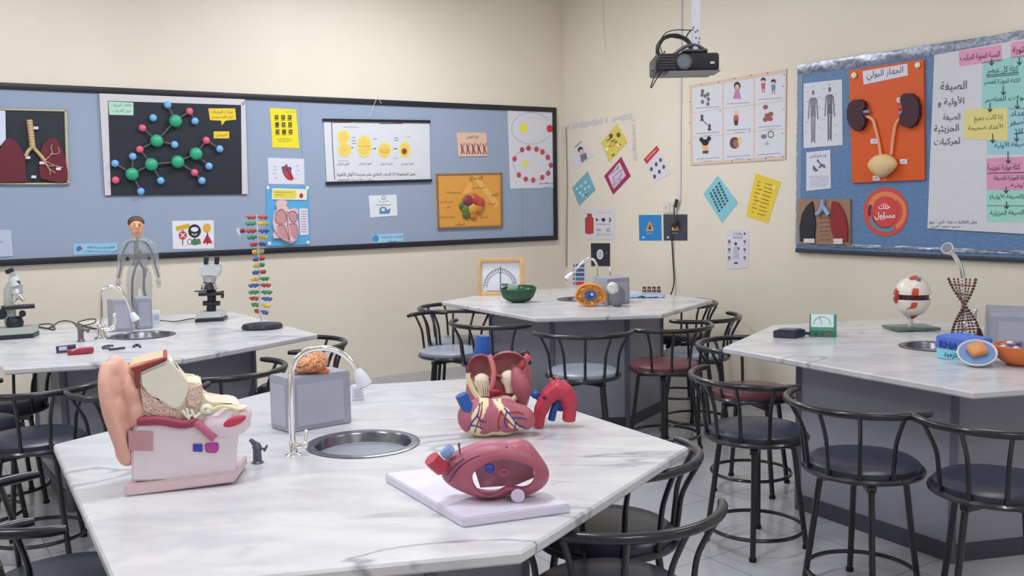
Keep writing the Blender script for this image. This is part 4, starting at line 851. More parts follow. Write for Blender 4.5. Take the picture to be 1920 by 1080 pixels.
# ------------------------------------------------------------------ gas taps
def gastap(fr, label, h, w_, rgb, lean=1):
    t = fr.root('gas_tap', label, 'tap'); k = fr.k; m_ = M(rgb, .35, .3); X = fr.bx
    b = new(); lathe(b, [(0, 0), (w_*k, 0), (w_*k, 2*k), (w_*.75*k, 4*k), (w_*.7*k, h*.55*k), (w_*.85*k, h*.62*k), (w_*.5*k, h*.8*k), (0, h*.82*k)], seg=24); finish('body', b, m_, t)
    b = new(); tube(b, [fr.p(X+6*lean, fr.by-h*.5), fr.p(X-4*lean, fr.by-h*.72), fr.p(X-14*lean, fr.by-h*.92)], [w_*.5*k, w_*.55*k, w_*.3*k], 14)
    for q in (.2, .45, .7): a = fr.p(X-(0+14*q)*lean, fr.by-h*(.66+.26*q)); torus(b, a, w_*.42*k, .7*k, 16, 6)
    finish('nozzle', b, m_, t)
    b = new(); cyl(b, fr.p(X+2*lean, fr.by-h*.62, -3), fr.p(X+14*lean, fr.by-h*.56, -5), 2.6*k, 10); box(b, fr.p(X+15*lean, fr.by-h*.6, -5), (4*k, 4*k, 13*k), rotm('Y', .5), .001); finish('lever', b, m_, t)
gastap(Fr(483, 868, TZ), 'dark grey gas tap standing between the ear model and the faucet', 48, 11, (84, 86, 100))
gastap(Fr(152, 640, TZ), 'brownish gas tap behind the red slide boxes on the left table', 38, 7, (112, 100, 100))

# ================================================================== FOREGROUND MODELS
SK = M((214, 164, 150), .45, 0, .04, 6); BONE = M((222, 208, 188), .45, 0, .04, 10)
f = Fr(335, 921, TZ); k = f.k
t = f.root('ear_model', 'large plastic ear cross-section model with pink outer ear on a pale base', 'anatomical model')
b = new(); prism(b, [f.b(232, 921), f.b(441, 916), f.b(474, 916, 120), f.b(262, 921, 120)], UP*.030); bmesh.ops.bevel(b, geom=b.edges[:], offset=.004, segments=2, affect='EDGES'); finish('base_board', b, M((206, 184, 190), .4), t)
def slabp(nm, pts, y0, y1, mat, bev=0, par=None):
    b = new(); prism(b, [f.p(x, y, y0) for x, y in pts], Vector((0, (y1-y0)*f.k, 0)))
    if bev: bmesh.ops.bevel(b, geom=b.edges[:], offset=bev*f.k, segments=3, affect='EDGES')
    return finish(nm, b, mat, par or t)
slabp('body_block', [(246, 905), (246, 812), (262, 790), (330, 800), (400, 800), (452, 790), (447, 830), (441, 905)], 8, 100, M((214, 204, 212), .45), 4)
# outer ear, moulded from overlapping lumps
b = new()
ear = [((214, 700), (20, 30, 27)), ((212, 732), (17, 40, 34)), ((220, 770), (20, 42, 40)), ((228, 812), (20, 38, 40)), ((236, 850), (22, 32, 36)), ((206, 716), (16, 34, 30)), ((226, 716), (22, 30, 30)), ((252, 776), (26, 44, 40)), ((246, 740), (20, 44, 40))]
for (x, y), (rx, ry, rz) in ear: ball(b, f.p(x, y, 45), (rx*k, ry*k, rz*k), 20)
tube(b, smooth_path([f.p(200, 688, 30), f.p(196, 720, 8), f.p(204, 770, 0), f.p(222, 826, 8), f.p(238, 872, 24)], 6), 13*k, 12)
blob('outer_ear', b, 4*k, SK, t, 8)
# head block behind the ear: skin edge, bone slab
slabp('skin_edge', [(240, 696), (243, 688), (308, 672), (318, 676), (296, 730), (283, 790), (255, 790), (244, 740)], 20, 110, M((220, 176, 142), .5), 3)
slabp('bone_block', [(258, 700), (318, 676), (334, 700), (346, 722), (366, 724), (379, 720), (381, 752), (392, 760), (440, 760), (455, 768), (455, 790), (400, 806), (330, 800), (282, 792), (262, 778)], 14, 112, BONE, 4)
slabp('temporal_bone', [(258, 702), (322, 674), (334, 705), (347, 719), (358, 724), (356, 744), (342, 766), (325, 772), (300, 756), (282, 735), (262, 726)], 6, 60, M((228, 218, 206), .35), 5)
slabp('red_seam', [(244, 692), (312, 671), (314, 675), (262, 696), (262, 728), (256, 730), (252, 700)], 5, 112, M((140, 56, 58), .5), 1)
sponge = two_tone('spongy_bone', (180, 82, 100), (232, 206, 190), 300, .25, .5, rough=.5, kind='vor', bump=.8)
slabp('spongy_bone', [(262, 728), (282, 737), (300, 758), (322, 772), (336, 772), (330, 784), (296, 784), (268, 772)], 10, 30, sponge, 1)
slabp('spongy_bone', [(358, 728), (378, 722), (380, 752), (368, 764), (352, 762), (350, 746)], 4, 26, sponge, 1)
b = new(); tube(b, smooth_path([f.p(258, 792, 10), f.p(300, 790, 6), f.p(340, 796, 5), f.p(366, 792, 6)], 6), [8*k, 9*k, 9*k, 9*k, 9*k, 9*k, 9*k, 9*k, 9*k, 9*k, 9*k, 9*k, 9*k, 9*k, 9*k, 9*k, 9*k, 9*k, 8*k], 14); finish('ear_canal', b, M((140, 52, 76), .5), t)
b = new(); tube(b, smooth_path([f.p(366, 792, 4), f.p(384, 806, 2), f.p(402, 822, 2)], 6), 8*k, 12); finish('auditory_tube', b, M((178, 96, 124), .5), t)
b = new()
for p_, q_ in (((342, 770), (352, 784)), ((352, 784), (362, 776)), ((358, 768), (366, 784)), ((366, 784), (376, 774)), ((350, 766), (356, 792))): cyl(b, f.p(*p_, 3), f.p(*q_, 3), 2.6*k, 8)
finish('ear_bones', b, M((228, 220, 210), .3), t)
b = new(); R_ = [f.p(388+12*math.cos(a/10*2*PI)*(1-a/34), 768+8*math.sin(a/10*2*PI)*(1-a/34), 10-a*.3) for a in range(24)]; tube(b, smooth_path(R_, 2), 3.6*k, 8); finish('inner_ear_spiral', b, M((232, 222, 206), .35), t)
b = new(); ball(b, f.p(420, 800, 20), (52*k, 26*k, 28*k), 28); 
for x, y, r_ in ((455, 780, 20), (400, 792, 22), (430, 778, 20)): ball(b, f.p(x, y, 22), (r_*k, 24*k, 18*k), 18)
blob('inner_bone', b, 4*k, M((212, 196, 206), .4), t, 6)
b = new(); ball(b, f.p(438, 790, -2), (24*k, 6*k, 9*k), 20, rotm('Y', -.3)); finish('red_vein', b, M((176, 52, 84), .4), t)
b = new(); tube(b, smooth_path([f.p(398, 768, 2), f.p(420, 762, 2), f.p(448, 768, 2), f.p(464, 764, 4)], 5), 2.4*k, 8); finish('nerve', b, M((226, 214, 160), .4), t)
slabp('brown_label', [(240, 809), (287, 811), (287, 847), (241, 846)], 6, 9, M((184, 142, 150), .6))
slabp('blue_square', [(362, 834), (380, 834), (380, 849), (362, 848)], 5, 9, M((56, 62, 160), .5), 1)
slabp('pink_square', [(384, 833), (410, 831), (411, 844), (406, 851), (386, 850)], 4, 9, M((170, 64, 150), .5), 2)

f = Fr(583, 703, TZ+h1); k = f.k
t = f.root('brain_model', 'orange folded brain model sitting on the large grey socket box', 'anatomical model')
b = new(); ball(b, f.p(582, 683, 20), (33*k, 30*k, 19*k), 40); ball(b, f.p(596, 680, 20), (20*k, 26*k, 19*k), 30); ball(b, f.p(564, 692, 20), (20*k, 22*k, 10*k), 24)
def folds(co, n_):
    p = co*(1/k)*.10; p = p+Vector((noise.noise(p*.8), noise.noise(p*.8+Vector((9, 2, 1))), noise.noise(p*.8+Vector((3, 7, 5)))))*1.2
    v = noise.noise(p*1.5); return -max(0, 1-abs(v)*7)*3.6*k
BRM = two_tone('brain_paint', (206, 128, 84), (228, 172, 134), 60, .35, .6, rough=.4)
o = blob('brain_halves', b, .8*k, BRM, t, 4, folds)
def groove(c, n_):
    p = c*(1/k)*.10; p = p+Vector((noise.noise(p*.8), noise.noise(p*.8+Vector((9, 2, 1))), noise.noise(p*.8+Vector((3, 7, 5)))))*1.2
    return 1 if abs(noise.noise(p*1.5)) < .055 else 0
paint(o, [M((160, 80, 50), .5)], groove)
b = new(); ball(b, f.p(604, 698, 14), (14*k, 12*k, 6*k), 20); finish('cerebellum', b, M((190, 104, 70), .5), t)

# hearts
MUS = M((168, 94, 108), .42, 0, .08, 12); MUSd = M((150, 84, 90), .5, 0, .08, 12); FAT = M((226, 208, 172), .45); BLU = M((36, 84, 160), .35); RED = M((178, 54, 76), .35); REDd = M((150, 34, 50), .4)
f = Fr(936, 800, TZ); k = f.k
t = f.root('heart_model', 'rear heart half standing open with cream valves and a blue top tube', 'anatomical model')
b = new(); ball(b, f.p(934, 742, 40), (62*k, 36*k, 66*k), 32); ball(b, f.p(930, 770, 30), (52*k, 34*k, 40*k), 28); ball(b, f.p(968, 720, 36), (32*k, 30*k, 50*k), 24); blob('heart_wall', b, 3.2*k, MUS, t, 6)
# the cut rim and the two open upper chambers
def cup(nm, cx_, cy_, rx, ry, depth, mat, rim, y0=0):
    b = new(); n = 28; prof = [(1.0, 0), (.97, -2.4), (.88, 0), (.84, depth*.3), (.7, depth*.7), (.4, depth*.95)]
    Rg = [[b.verts.new(f.p(cx_+rx*q*math.cos(2*PI*i/n), cy_+ry*q*math.sin(2*PI*i/n), y0+d)) for i in range(n)] for q, d in prof]
    for A, B in zip(Rg, Rg[1:]):
        for i in range(n): b.faces.new((A[i], A[(i+1) % n], B[(i+1) % n], B[i]))
    b.faces.new(Rg[-1]); Rg0 = [b.verts.new(f.p(cx_+rx*.9*math.cos(2*PI*i/n), cy_+ry*.9*math.sin(2*PI*i/n), y0+depth+8)) for i in range(n)]
    for i in range(n): b.faces.new((Rg[0][i], Rg0[i], Rg0[(i+1) % n], Rg[0][(i+1) % n]))
    b.faces.new(Rg0); o = finish(nm, b, mat, t); return o
cup('right_chamber', 902, 690, 26, 26, 18, MUSd, MUS, -2); cup('left_chamber', 953, 684, 37, 25, 20, MUSd, MUS, -4)
b = new(); tube(b, smooth_path([f.p(917, 665, -2), f.p(924, 684, -6), f.p(926, 704, -8), f.p(920, 730, -6)], 5), 5*k, 10); finish('septum', b, M((200, 120, 122), .45), t)
for x, y in ((903, 716), (954, 710)):
    b = new(); ball(b, f.p(x, y, 2), (16*k, 10*k, 16*k), 22, rotm('Y', .2))
    for i in range(7): tube(b, [f.p(x-10+i*3.6, y-4, -7), f.p(x-7+i*3+abs(i-3), y+26, -4)], 1.5*k, 6)
    finish('valve', b, M((226, 214, 196), .45), t)
slab_ = [(0, 0)]
b = new(); tube(b, smooth_path([f.p(878, 700, 0), f.p(884, 724, -2), f.p(900, 748, -4), f.p(926, 762, -6), f.p(950, 758, -6), f.p(970, 740, -4)], 6), 5.2*k, 10); finish('fatty_rim', b, FAT, t)
b = new(); ball(b, f.p(975, 722, 0), (17*k, 20*k, 36*k), 24, rotm('Y', -.25)); finish('muscle_flap', b, MUS, t)
b = new(); ball(b, f.p(930, 733, -8), (13*k, 6*k, 6*k), 18); finish('red_opening', b, REDd, t)
b = new(); ball(b, f.p(941, 752, -4), (26*k, 12*k, 12*k), 22); finish('lower_muscle', b, M((206, 150, 158), .45), t)
b = new(); tube(b, [f.p(903, 680, 34), f.p(905, 660, 34), f.p(906, 634, 34)], [18*k, 16*k, 13*k], 24); finish('blue_vein', b, BLU, t)
b = new(); tube(b, smooth_path([f.p(975, 690, 10), f.p(984, 678, 6), f.p(992, 668, 8)], 4), 7*k, 12); finish('red_stub', b, M((196, 92, 92), .4), t)
b = new(); ball(b, f.p(985, 667, 20), (9*k, 8*k, 8*k), 12); finish('dark_stub', b, M((60, 38, 60), .4), t)
b = new()
for P in ([(884, 700), (882, 722), (892, 744), (906, 760)], [(896, 752), (916, 768), (940, 772)]): tube(b, smooth_path([f.p(x, y, -3) for x, y in P], 4), 1.6*k, 6)
finish('vessels', b, M((90, 60, 120), .4), t)

f = Fr(925, 826, TZ); k = f.k
t = f.root('heart_model', 'front heart half lying face up with cream fat and branching vessels', 'anatomical model')
b = new(); ball(b, f.p(906, 790, 34), (44*k, 30*k, 38*k), 30); ball(b, f.p(940, 790, 36), (46*k, 32*k, 36*k), 30); ball(b, f.p(976, 790, 38), (32*k, 26*k, 24*k), 24, rotm('Y', .5)); ball(b, f.p(884, 790, 34), (28*k, 26*k, 32*k), 24)
o = blob('heart_muscle', b, 3*k, MUS, t, 8)
def fatp(c, n_):
    x = c.x/k+925; z = 826-c.z/k
    v = noise.noise(Vector((x*.06, z*.06, 2)))
    d1 = abs((x-893)-(795-z)*.35)+v*10; d2 = abs((x-952)-(z-780)*.75)+v*8
    if c.y/k > 60: return 0
    if d1 < 10 and z < 822: return 1
    if d2 < 8: return 1
    if z > 815+v*6: return 1
    return 0
paint(o, [FAT], fatp)
b = new(); tube(b, [f.p(882, 778, 24), f.p(872, 762, 24), f.p(864, 744, 22)], [13*k, 12*k, 12*k], 22); finish('blue_vein', b, BLU, t)
def surf(o, x, y, off=.6):
    org = f.p(x, y, -60); hit, loc, n_, i = o.ray_cast(org, Vector((0, 1, 0))); return (loc+n_*off*f.k) if hit else None
def vessel(nm, P, r_, mat, o, t_):
    q = [surf(o, x, y) for x, y in P]; q = [a for a in q if a is not None]
    if len(q) > 1: b = new(); tube(b, smooth_path(q, 3), r_*f.k, 6); finish(nm, b, mat, t_)
bpy.context.view_layer.update()
VB = M((60, 56, 130), .4); VR = M((150, 36, 52), .4)
for P in ([(900, 760), (896, 778), (886, 792), (878, 808), (876, 820)], [(894, 780), (902, 790), (912, 792)], [(882, 800), (894, 800), (904, 806)], [(936, 752), (946, 768), (960, 784), (972, 800), (984, 806)], [(950, 774), (946, 790), (950, 804)], [(962, 786), (976, 786), (988, 790)], [(966, 792), (966, 808)]): vessel('blue_branch', P, 1.5, VB, o, t)
for P in ([(904, 758), (902, 776), (896, 794), (890, 814)], [(932, 756), (942, 776), (958, 796), (972, 812)], [(940, 772), (934, 790), (936, 806)], [(954, 776), (970, 776), (982, 780)]): vessel('red_branch', P, 1.4, VR, o, t)

f = Fr(1040, 802, TZ); k = f.k
t = f.root('aorta_model', 'red arched artery model with a blue vessel inside, right of the heart models', 'anatomical model')
b = new(); tube(b, smooth_path([f.p(1008, 800), f.p(1014, 770), f.p(1028, 744), f.p(1046, 730), f.p(1062, 740), f.p(1068, 762), f.p(1066, 790, 0)], 6), [12*k]*6+[14*k]*6+[17*k]*6+[18*k]*6+[16*k]*6+[13*k]*6+[13*k], 20)
for x, y, xx, yy in ((1036, 728, 1032, 708), (1047, 724, 1045, 706), (1058, 728, 1060, 712)): tube(b, [f.p(x, y+6), f.p(xx, yy)], [6*k, 4*k], 12)
blob('artery_arch', b, 2.6*k, RED, t, 4)
b = new(); tube(b, smooth_path([f.p(1034, 790, 14), f.p(1040, 766, 10), f.p(1052, 752, 12), f.p(1050, 772, 20)], 5), 7*k, 14); finish('blue_vein', b, BLU, t)
b = new(); ball(b, f.p(1004, 742, 10), (8*k, 8*k, 8*k), 14); cyl(b, f.p(1004, 742, 10), f.p(1016, 756, 6), 5*k, 10); finish('blue_stub', b, BLU, t)
b = new(); cyl(b, f.p(1020, 742, -14), f.p(1021, 743, -16), 3*k, 12); finish('drill_hole', b, M((60, 16, 30), .5), t)

f = Fr(930, 938, TZ); k = f.k
# chest model on its white board: the board's corners are read off the table plane
bc = [gp(722, 903, TZ), gp(868, 990, TZ), gp(1070, 962, TZ)]; bc.append(bc[0]+bc[2]-bc[1])
oo = (bc[0]+bc[2])/2; t = empty('chest_model', 'open pink chest shell model lying on a white rectangular board', 'anatomical model', (oo.x, oo.y, TZ))
b = new(); prism(b, [Vector((q.x-oo.x, q.y-oo.y, 0)) for q in bc], UP*.024); bmesh.ops.bevel(b, geom=b.edges[:], offset=.003, segments=2, affect='EDGES'); finish('white_board', b, M((206, 202, 220), .4), t)
f = Fr(930, 945, TZ+.024); k = f.k; t2 = bpy.data.objects.new('_', None)
off = Vector((f.loc.x-oo.x, f.loc.y-oo.y, .024)); RZ = Matrix.Translation(off) @ Matrix.Rotation(f.rz, 4, 'Z')
CH = M((164, 88, 108), .42, 0, .08, 14)
b = new(); n = 48
outl = [(822, 902), (826, 878), (842, 862), (868, 850), (900, 838), (930, 834), (950, 838), (975, 832), (996, 838), (1010, 858), (1024, 876), (1035, 896), (1030, 918), (1008, 934), (985, 942), (955, 936), (938, 944), (905, 946), (870, 936), (836, 920)]
hole = [(884, 900), (886, 888), (896, 880), (910, 872), (926, 866), (942, 862), (956, 864), (972, 868), (988, 872), (1000, 878), (1004, 890), (1002, 904), (994, 916), (976, 922), (960, 914), (944, 918), (930, 930), (916, 936), (902, 930), (890, 916)]
def ring_at(P, d, s=1, c_=(935, 895)): return [b.verts.new(f.p(c_[0]+(x-c_[0])*s, c_[1]+(y-c_[1])*s, d)) for x, y in P]
mid = [((a[0]*.45+c_[0]*.55), (a[1]*.45+c_[1]*.55)-6) for a, c_ in zip(outl, hole)]
R1 = [ring_at(outl, 70, .93), ring_at(outl, 46), ring_at(outl, 26, 1.0), ring_at(mid, 6), ring_at(hole, 0), ring_at(hole, 8, .97), ring_at(hole, 34, 1.03), ring_at(outl, 52, .86), ring_at(outl, 70, .86)]
for A, B in zip(R1, R1[1:]+R1[:1]):
    for i in range(20): b.faces.new((A[i], A[(i+1) % 20], B[(i+1) % 20], B[i]))
o = finish('chest_shell', b, CH, t); md = o.modifiers.new('s', 'SUBSURF'); md.levels = 2; md.render_levels = 2; o.matrix_local = RZ
def addc(nm, bm, mat): o = finish(nm, bm, mat, t); o.matrix_local = RZ; return o
b = new(); prism(b, [f.p(x, y, 52) for x, y in [(884, 880), (930, 862), (1000, 876), (1004, 910), (970, 925), (900, 930)]], Vector((0, 3*k, 0))); addc('back_lining', b, M((196, 150, 176), .5))
b = new(); tube(b, smooth_path([f.p(828, 884, 20), f.p(816, 872, 14), f.p(808, 862, 10)], 4), 15*k, 18); addc('red_stump', b, RED)
b = new(); tube(b, [f.p(830, 860, 26), f.p(846, 846, 22)], 10*k, 16); addc('blue_stump', b, M((130, 160, 206), .4))
b = new(); ball(b, f.p(918, 880, 6), (10*k, 8*k, 9*k), 16); addc('blue_knob', b, M((50, 60, 150), .4))
b = new(); torus(b, (0, 0, 0), 9*k, 3.5*k, 20, 10, 1, .7); o = addc('muscle_loop', b, M((170, 90, 120), .4)); o.matrix_local = RZ @ Matrix.Translation(f.p(945, 892, 24)) @ rotm('X', PI/2)
b = new(); lathe(b, [(0, 0), (13*k, 0), (13*k, 3*k), (0, 3*k)], seg=24); o = addc('round_label', b, M((202, 190, 214), .5)); o.matrix_local = RZ @ Matrix.Translation(f.p(971, 930, 4)) @ rotm('X', PI/2)
b = new()
for P in ([(842, 906), (856, 884), (878, 866), (900, 856)], [(838, 892), (852, 876), (870, 862)], [(960, 842), (980, 862), (1004, 872)], [(950, 840), (956, 852), (970, 862)]): tube(b, smooth_path([f.p(x, y, 8 if x < 940 else 14) for x, y in P], 4), 1.2*k, 6)
addc('vessels', b, M((70, 40, 90), .4))
b = new(); tube(b, [f.p(862, 856, 18), f.p(860, 838, 18)], 1.6*k, 8); ball(b, f.p(860, 838, 18), 3*k, 10); addc('hinge_pin', b, M((90, 60, 90), .4))
bpy.data.objects.remove(t2)

# ================================================================== LEFT TABLE
GM = M((168, 176, 172), .4); DK = M((34, 36, 46), .35); DG = M((70, 74, 84), .4)
f = Fr(37, 634, TZ); k = f.k
t = f.root('microscope', 'grey microscope with a single slanted eyepiece, at the left edge', 'microscope')
def bpart(nm, par, c, s_, mat, rot=None, bev=.0015):
    b = new(); box(b, c, s_, rot, bev); return finish(nm, b, mat, par)
b = new(); prism(b, [f.b(-8, 626, -12), f.b(62, 626, -12), f.b(74, 626, 30), f.b(-4, 626, 30)], UP*13*k); bmesh.ops.bevel(b, geom=b.edges[:], offset=.003, segments=2, affect='EDGES'); finish('base', b, GM, t)
b = new(); prism(b, [f.b(-9, 634, -13), f.b(63, 634, -13), f.b(75, 634, 31), f.b(-5, 634, 31)], UP*8*k); finish('base_skirt', b, DK, t, smooth=False)
b = new(); lathe(b, [(14*k, 0), (16*k, 8*k), (13*k, 16*k), (11*k, 19*k), (0, 19*k)], f.p(28, 613, 8), 24); finish('illuminator', b, DK, t)
b = new(); prism(b, [f.p(x, y, 4) for x, y in [(8, 612), (30, 612), (30, 582), (24, 575), (24, 548), (44, 544), (44, 536), (38, 528), (14, 530), (6, 546)]], Vector((0, 18*k, 0))); bmesh.ops.bevel(b, geom=b.edges[:], offset=2*k, segments=2, affect='EDGES'); finish('arm', b, GM, t)
bpart('stage', t, f.p(34, 576, 6), (56*k, 34*k, 6*k), DK); b = new(); cyl(b, f.p(3, 590, -2), f.p(3, 590, 30), 9*k, 20); cyl(b, f.p(42, 588, -6), f.p(42, 588, 6), 6*k, 16); finish('focus_knob', b, DK, t)
b = new(); cyl(b, f.p(30, 545, 8), f.p(32, 552, 6), 11*k, 20); finish('nosepiece', b, M((200, 202, 206), .2, .9), t)
for x, y in ((26, 566), (36, 562), (46, 564)):
    b = new(); tube(b, [f.p(31, 550, 6), f.p((31+x)/2, (550+y)/2, 5), f.p(x, y, 4)], [5*k, 4.5*k, 3*k], 12); finish('objective_lens', b, CHROME, t)
b = new(); tube(b, [f.p(30, 536, 10), f.p(24, 520, 10)], [11*k, 8*k], 18); finish('eyepiece_tube', b, M((196, 200, 204), .3), t)
b = new(); tube(b, [f.p(24, 522, 10), f.p(19, 508, 10)], [6*k, 6*k], 16); finish('silver_collar', b, CHROME, t)
b = new(); tube(b, [f.p(19.5, 512, 10), f.p(16, 505, 10)], [7.5*k, 7.5*k], 16); finish('eyepiece', b, DK, t)
bpart('green_label', t, f.p(32, 530, 2), (11*k, 2*k, 7*k), M((54, 84, 64), .5))

f = Fr(396, 602, TZ); k = f.k
t = f.root('microscope', 'pale microscope with two black eyepieces, right of the clear torso figure', 'microscope')
b = new(); prism(b, [f.b(367, 597, -12), f.b(418, 597, -12), f.b(427, 597, 30), f.b(378, 597, 40)], UP*13*k); bmesh.ops.bevel(b, geom=b.edges[:], offset=3*k, segments=2, affect='EDGES'); finish('base', b, M((186, 190, 190), .4), t)
b = new(); prism(b, [f.b(366, 603, -13), f.b(419, 603, -13), f.b(428, 603, 31), f.b(377, 603, 41)], UP*7*k); finish('base_skirt', b, DK, t, smooth=False)
b = new(); tube(b, [f.p(396, 585, 10), f.p(397, 560, 10), f.p(396, 545, 14)], [9*k, 8*k, 9*k], 16); finish('column', b, DK, t)
bpart('stage', t, f.p(394, 551, 4), (42*k, 32*k, 5*k), DK); bpart('slide_holder', t, f.p(376, 546, 0), (22*k, 4*k, 2*k), DK)
b = new(); cyl(b, f.p(414, 552, 0), f.p(420, 552, 0), 7*k, 16); cyl(b, f.p(380, 569, 4), f.p(413, 569, 4), 4.5*k, 12); finish('focus_knob', b, DK, t)
b = new(); lathe(b, [(15*k, 0), (13*k, 8*k), (9*k, 14*k), (0, 14*k)], f.p(392, 543, 8), 20); finish('nosepiece', b, DK, t)
for x in (384, 392, 401):
    b = new(); tube(b, [f.p(x, 532, 2), f.p(x+(x-392)*.2, 543, 0)], [4.5*k, 3*k], 12); finish('objective_lens', b, CHROME, t)
b = new(); prism(b, [f.p(x, y, -4) for x, y in [(374, 520), (372, 498), (384, 492), (414, 492), (418, 504), (411, 520)]], Vector((0, 26*k, 0))); bmesh.ops.bevel(b, geom=b.edges[:], offset=3.5*k, segments=3, affect='EDGES'); finish('head', b, M((196, 200, 204), .35), t)
b = new(); tube(b, [f.p(393, 518, 10), f.p(393, 530, 10)], [13*k, 11*k], 18); finish('head_collar', b, M((176, 180, 184), .4), t)
for x in (386, 406):
    b = new(); tube(b, [f.p(x, 495, 0), f.p(x+1, 481, -6)], [4.2*k, 4.8*k], 14); finish('eyepiece', b, DK, t)

f = Fr(264, 617, TZ, ); k = f.k
f = Fr(264, 609, TZ); k = f.k; dy = 14
t = f.root('torso_figure', 'clear plastic standing human figure with a painted head and visible dark veins', 'anatomical model')
CL = clear_mat('clear_plastic', (190, 192, 196), .36)
def person_bm():
    b = new(); q = lambda x, y, d=0: f.p(x, y, dy+d)
    ball(b, q(259, 470), (21*k, 13*k, 24*k), 28); ball(b, q(259, 455), (26*k, 11*k, 10*k), 24); ball(b, q(260, 490), (17*k, 11*k, 20*k), 24); ball(b, q(260, 508), (19*k, 12*k, 14*k), 24)
    tube(b, [q(257, 446), q(256, 434)], [8*k, 7*k], 16)
    for sg, S_, E_, Hn in ((-1, (236, 456), (227, 492), (222, 524)), (1, (283, 456), (291, 492), (297, 522))):
        tube(b, smooth_path([q(*S_), q((S_[0]+E_[0])/2+sg*2, (S_[1]+E_[1])/2), q(*E_), q((E_[0]+Hn[0])/2, (E_[1]+Hn[1])/2, -2), q(*Hn, -4)], 4), [8.5*k]*4+[8*k]*4+[6.5*k]*4+[5.5*k]*4+[4*k], 14)
    for sg, x0, x1, x2 in ((-1, 250, 248, 249), (1, 271, 275, 276)):
        tube(b, smooth_path([q(x0, 512), q(x1, 545), q(x2, 562), q(x2, 590), q(x2, 605)], 4), [11.5*k]*4+[10*k]*4+[7.5*k]*4+[8*k]*4+[5*k], 16)
    return b
o = blob('body', person_bm(), 1.7*k, CL, t, 3)
for sg, x0, y0 in ((-1, 221, 525), (1, 298, 523)):
    b = new(); q = lambda x, y, d=0: f.p(x, y, dy-4+d)
    ball(b, q(x0, y0+4), (4.2*k, 2.6*k, 6*k), 14)
    for i, (dx, L_) in enumerate(((-3, 9), (-1, 11), (1, 10.5), (3, 8.5))): tube(b, [q(x0+dx, y0+7), q(x0+dx*1.15, y0+7+L_*.55), q(x0+dx*1.1-sg, y0+7+L_, -1)], [1.3*k, 1.2*k, .9*k], 8)
    tube(b, [q(x0-sg*3.5, y0+2), q(x0-sg*6.5, y0+8)], [1.5*k, 1.2*k], 8); finish('hand', b, CL, t)
for x0, sg in ((249, -1), (276, 1)):
    b = new(); ball(b, f.p(x0+sg*2, 606.5, dy-6), (6*k, 12*k, 3.5*k), 16); finish('foot', b, CL, t)
HS = M((214, 162, 130), .4); b = new(); ball(b, f.p(256, 424, dy), (13*k, 13*k, 16*k), 26); ball(b, f.p(257, 434, dy-3), (9.5*k, 9*k, 9*k), 20); tube(b, [f.p(257, 432, dy+2), f.p(257, 447, dy+1)], [8*k, 9*k], 16); ball(b, f.p(257, 426, dy-13.5), (2.2*k, 3*k, 3.5*k), 10)
for sg in (-1, 1): ball(b, f.p(256+sg*13, 426, dy+1), (2*k, 3*k, 4.5*k), 10)
hd = blob('head', b, 1.1*k, HS, t, 3)
b = new(); ball(b, f.p(255, 417, dy+3), (15*k, 14.5*k, 12*k), 24); bmesh.ops.bisect_plane(b, geom=b.verts[:]+b.edges[:]+b.faces[:], plane_co=f.p(255, 420, dy-6), plane_no=Vector((0, -.8, -.6)), clear_outer=True); bmesh.ops.holes_fill(b, edges=b.edges[:], sides=0); finish('hair', b, M((84, 58, 44), .6), t)
for sg in (-1, 1):
    b = new(); ball(b, f.p(257+sg*4.6, 423.5, dy-11.7), (2.1*k, 1.2*k, 1.1*k), 10); finish('eye', b, M((60, 40, 36), .3), t)
    b = new(); tube(b, [f.p(257+sg*2.4, 420.4, dy-12.4), f.p(257+sg*7.4, 419.6, dy-11)], .6*k, 6); finish('eyebrow', b, M((84, 58, 44), .6), t)
b = new(); tube(b, smooth_path([f.p(253, 434, dy-12), f.p(257, 435.2, dy-12.8), f.p(261, 434, dy-12)], 3), .8*k, 6); finish('mouth', b, M((176, 80, 72), .4), t)
VN = M((62, 66, 76), .5)
for nm, P in (('spinal_vein', [(257, 446), (257, 460), (260, 474), (259, 492)]), ('arm_vein', [(256, 452), (240, 456), (228, 482), (226, 504), (222, 522)]), ('arm_vein', [(258, 452), (274, 456), (288, 480), (292, 500), (298, 520)]), ('leg_vein', [(259, 490), (252, 508), (248, 530), (248, 560), (249, 596)]), ('leg_vein', [(260, 488), (266, 500), (270, 512), (270, 545), (276, 565), (276, 596)]), ('chest_vein', [(252, 450), (253, 480), (250, 498)]), ('branch_vein', [(266, 500), (274, 506), (272, 520)])):
    b = new(); tube(b, smooth_path([f.p(x, y, dy-4) for x, y in P], 5), (2.2 if 'spinal' in nm or 'leg' in nm else 1.8)*k, 8); finish(nm, b, VN, t)
b = new(); ball(b, f.p(259, 474, dy-6), (5.5*k, 4.5*k, 8*k), 16, rotm('Y', .3)); finish('heart', b, M((92, 104, 92), .5), t)

